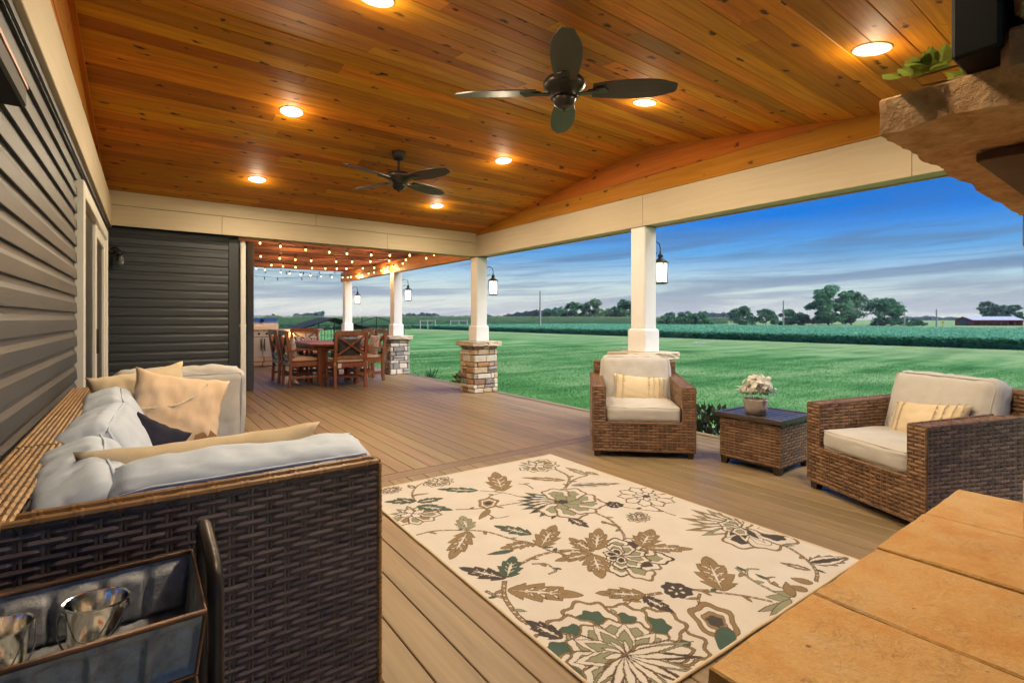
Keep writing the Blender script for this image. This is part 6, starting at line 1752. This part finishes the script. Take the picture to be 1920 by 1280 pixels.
tree('grove_tree', 1078, D2, hpx(567, D2), 9.0, 'leafy grove tree left of the pale one', M_leafm, 15, n=1900, lsz=.42)
tree('grove_tree', 1112, D2 - 6, hpx(560, D2), 7.5, 'pale grey green tree in the grove between the columns', M_leafp, 16, n=1900, lsz=.42)
tree('grove_tree', 1138, D2 + 4, hpx(576, D2), 7.0, 'darker low tree right of the pale one', M_leafd, 17, 'bush', n=1400)
tree('grove_tree', 1170, D2, hpx(559, D2), 9.0, 'tallest grove tree just left of the near column', M_leafm, 18, n=2300, lsz=.42)
tree('grove_tree', 1030, D2 + 15, hpx(578, D2 + 15), 7.0, 'dark tree behind the tall grey pole', M_leafd, 19, 'bush', n=1500)
tree('grove_tree', 1052, D2 + 8, hpx(574, D2), 7.5, 'dark bushy tree at the left of the grove', M_leafd, 20, 'bush', n=1500)
# far woods that read as one mass
g = np.random.default_rng(3)
def woods(name, u0, u1, d, v0, v1, m, label, n=5000):
    uu = g.uniform(u0, u1, n); dd = d + g.uniform(0, 18, n)
    t_ = (uu - u0) / (u1 - u0)
    top = np.interp(t_, np.linspace(0, 1, 24), 598 - (v0 + (v1 - v0) * np.linspace(0, 1, 24) + g.normal(0, 1.6, 24)))
    hh = top / 945 * d + 1.2
    zz = LZ + (hh - LZ) * g.random(n) ** .6
    l = (uu - 960) / 945 * dd
    V, F = leafquads(l * .8044 + dd * .594, -l * .594 + dd * .8044, zz, np.full(n, d * .0042), 1.2)
    o = np_mesh(name, V, F, m, kind='stuff'); tag(o, label, 'woods')
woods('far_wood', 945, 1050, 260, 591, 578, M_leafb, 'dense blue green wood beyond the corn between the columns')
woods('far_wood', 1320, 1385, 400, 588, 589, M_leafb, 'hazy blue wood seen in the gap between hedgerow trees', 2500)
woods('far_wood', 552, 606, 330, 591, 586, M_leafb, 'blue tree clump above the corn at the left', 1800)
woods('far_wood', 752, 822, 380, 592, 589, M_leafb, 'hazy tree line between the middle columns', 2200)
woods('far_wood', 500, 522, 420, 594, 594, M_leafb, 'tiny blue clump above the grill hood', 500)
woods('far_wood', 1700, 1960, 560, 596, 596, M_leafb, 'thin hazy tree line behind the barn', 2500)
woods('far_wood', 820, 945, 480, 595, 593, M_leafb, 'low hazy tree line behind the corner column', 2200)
# utility poles
for u, d, vt, lab in ((1013, 80, 545, 'tall grey utility pole between the columns'), (1469, 95, 563, 'grey utility pole left of the tallest tree'), (1696, 105, 585, 'thin pole at the right of the spreading tree'), (1756, 100, 580, 'thin pole beside the yellow sign')):
    x, y, z = PX(u, d); p = thing('utility_pole', lab, 'pole', (x, y, LZ), 0, 'poles along the fields'); H = hpx(vt, d)
    mb = MB(); mb.tube([(0, 0, 0), (0, 0, H)], [.16, .11], 8); mb.build('shaft', M_pole, p); mb = MB(); mb.box((0, 0, H - .25), (.4, .07, .07)); mb.build('crossarm', M_pole, p)
x, y, z = PX(1768, 98); p = thing('road_sign', 'yellow diamond road sign left of the red barn', 'sign', (x, y, LZ))
mb = MB(); mb.tube([(0, 0, 0), (0, 0, 1.1)], .04, 6); mb.build('post', M_pole, p)
mb = MB(); mb.box((0, 0, .85), (.55, .03, .55), 0, Matrix.Rotation(R(-36), 3, 'Z') @ Matrix.Rotation(R(45), 3, 'Y')); mb.build('plate', M_yellow, p)
# barn
x, y, z = PX(1853, 120); b = thing('red_barn', 'long low red barn with grey metal roof at the far right', 'barn', (x, y, LZ), R(-40))
W_, D_, H_ = 11.0, 5.0, 1.35
mb = MB(); mb.box((W_ * 0, D_ / 2, H_ / 2), (W_, .15, H_)); mb.box((0, -D_ / 2, H_ - .2), (W_, .15, .4)); mb.box((W_ / 2, 0, H_ / 2), (.15, D_, H_)); 
mb.add([(-W_ / 2, -D_ / 2, 0), (-W_ / 2, D_ / 2, 0), (-W_ / 2, D_ / 2, H_), (-W_ / 2, 0, H_ + .75), (-W_ / 2, -D_ / 2, H_)], [(0, 1, 2, 3, 4)]); mb.add([(W_ / 2, -D_ / 2, H_), (W_ / 2, D_ / 2, H_), (W_ / 2, 0, H_ + .75)], [(0, 1, 2)]); mb.build('wall', M_red, b)
for k in range(8):
    mb = MB(); mb.box((-W_ / 2 + .2 + k * (W_ - .4) / 7, -D_ / 2, H_ / 2), (.18, .18, H_)); mb.build('barn_post', M_red, b)
mb = MB(); mb.box((-W_ / 2 - .08, 0, .75), (.05, 2.2, 1.4)); mb.build('door', M_navy, b)
mb = MB()
for s in (-1, 1): mb.add([(-W_ / 2 - .3, 0, H_ + .82), (W_ / 2 + .3, 0, H_ + .82), (W_ / 2 + .3, s * (D_ / 2 + .35), H_ - .04), (-W_ / 2 - .3, s * (D_ / 2 + .35), H_ - .04)], [(0, 1, 2, 3)])
mb.build('roof', M_tinroof, b)
# pale wooden post frames near the corn
for u0, u1, d, lab in ((788, 816, 76, 'pale post and rail frame left of the other before the corn'), (845, 876, 74, 'pale post and rail frame left of the corner column')):
    p0 = Vector(PX(u0, d)); p1 = Vector(PX(u1, d)); p = thing('post_frame', lab, 'fence', p0, 0, 'pale post frames by the corn')
    for q in (p0, p0.lerp(p1, .5), p1):
        mb = MB(); mb.box(q - p0 + Vector((0, 0, .7)), (.12, .12, 1.4)); mb.build('post', M_pole, p)
    mb = MB(); mb.bar(Vector((0, 0, 1.3)), p1 - p0 + Vector((0, 0, 1.3)), .08, .12); mb.build('rail', M_pole, p)
# lawn sprinkler
x, y, z = PX(1312, 30); p = thing('sprinkler', 'small pale sprinkler standing on the lawn', 'sprinkler', (x, y, LZ))
mb = MB(); mb.tube([(0, 0, 0), (0, 0, .12)], .03, 8); mb.build('spike', M_white, p)
mb = MB(); mb.bar((-.26, .2, .14), (.26, -.2, .14), .05, .05); mb.bar((-.1, -.1, .12), (.1, .1, .12), .04, .04); mb.build('arm', M_white, p)

# ================================================================== HAZE (thin evening air)
mb = MB(); mb.box((250, 250, 7.3), (1540, 1540, 17.4))
m_h = bpy.data.materials.new('evening_air'); m_h.use_nodes = True
th = NT(m_h.node_tree); th.n.clear()
vol = th.add('ShaderNodeVolumePrincipled', inp={'Color': (0.80, 0.88, 1.0, 1), 'Density': 0.0003, 'Anisotropy': 0.0})
th.add('ShaderNodeOutputMaterial', inp={'Volume': vol.outputs[0]})
haze = mb.build('haze', m_h, kind='stuff'); tag(haze, 'thin pale evening haze over the fields', 'haze')
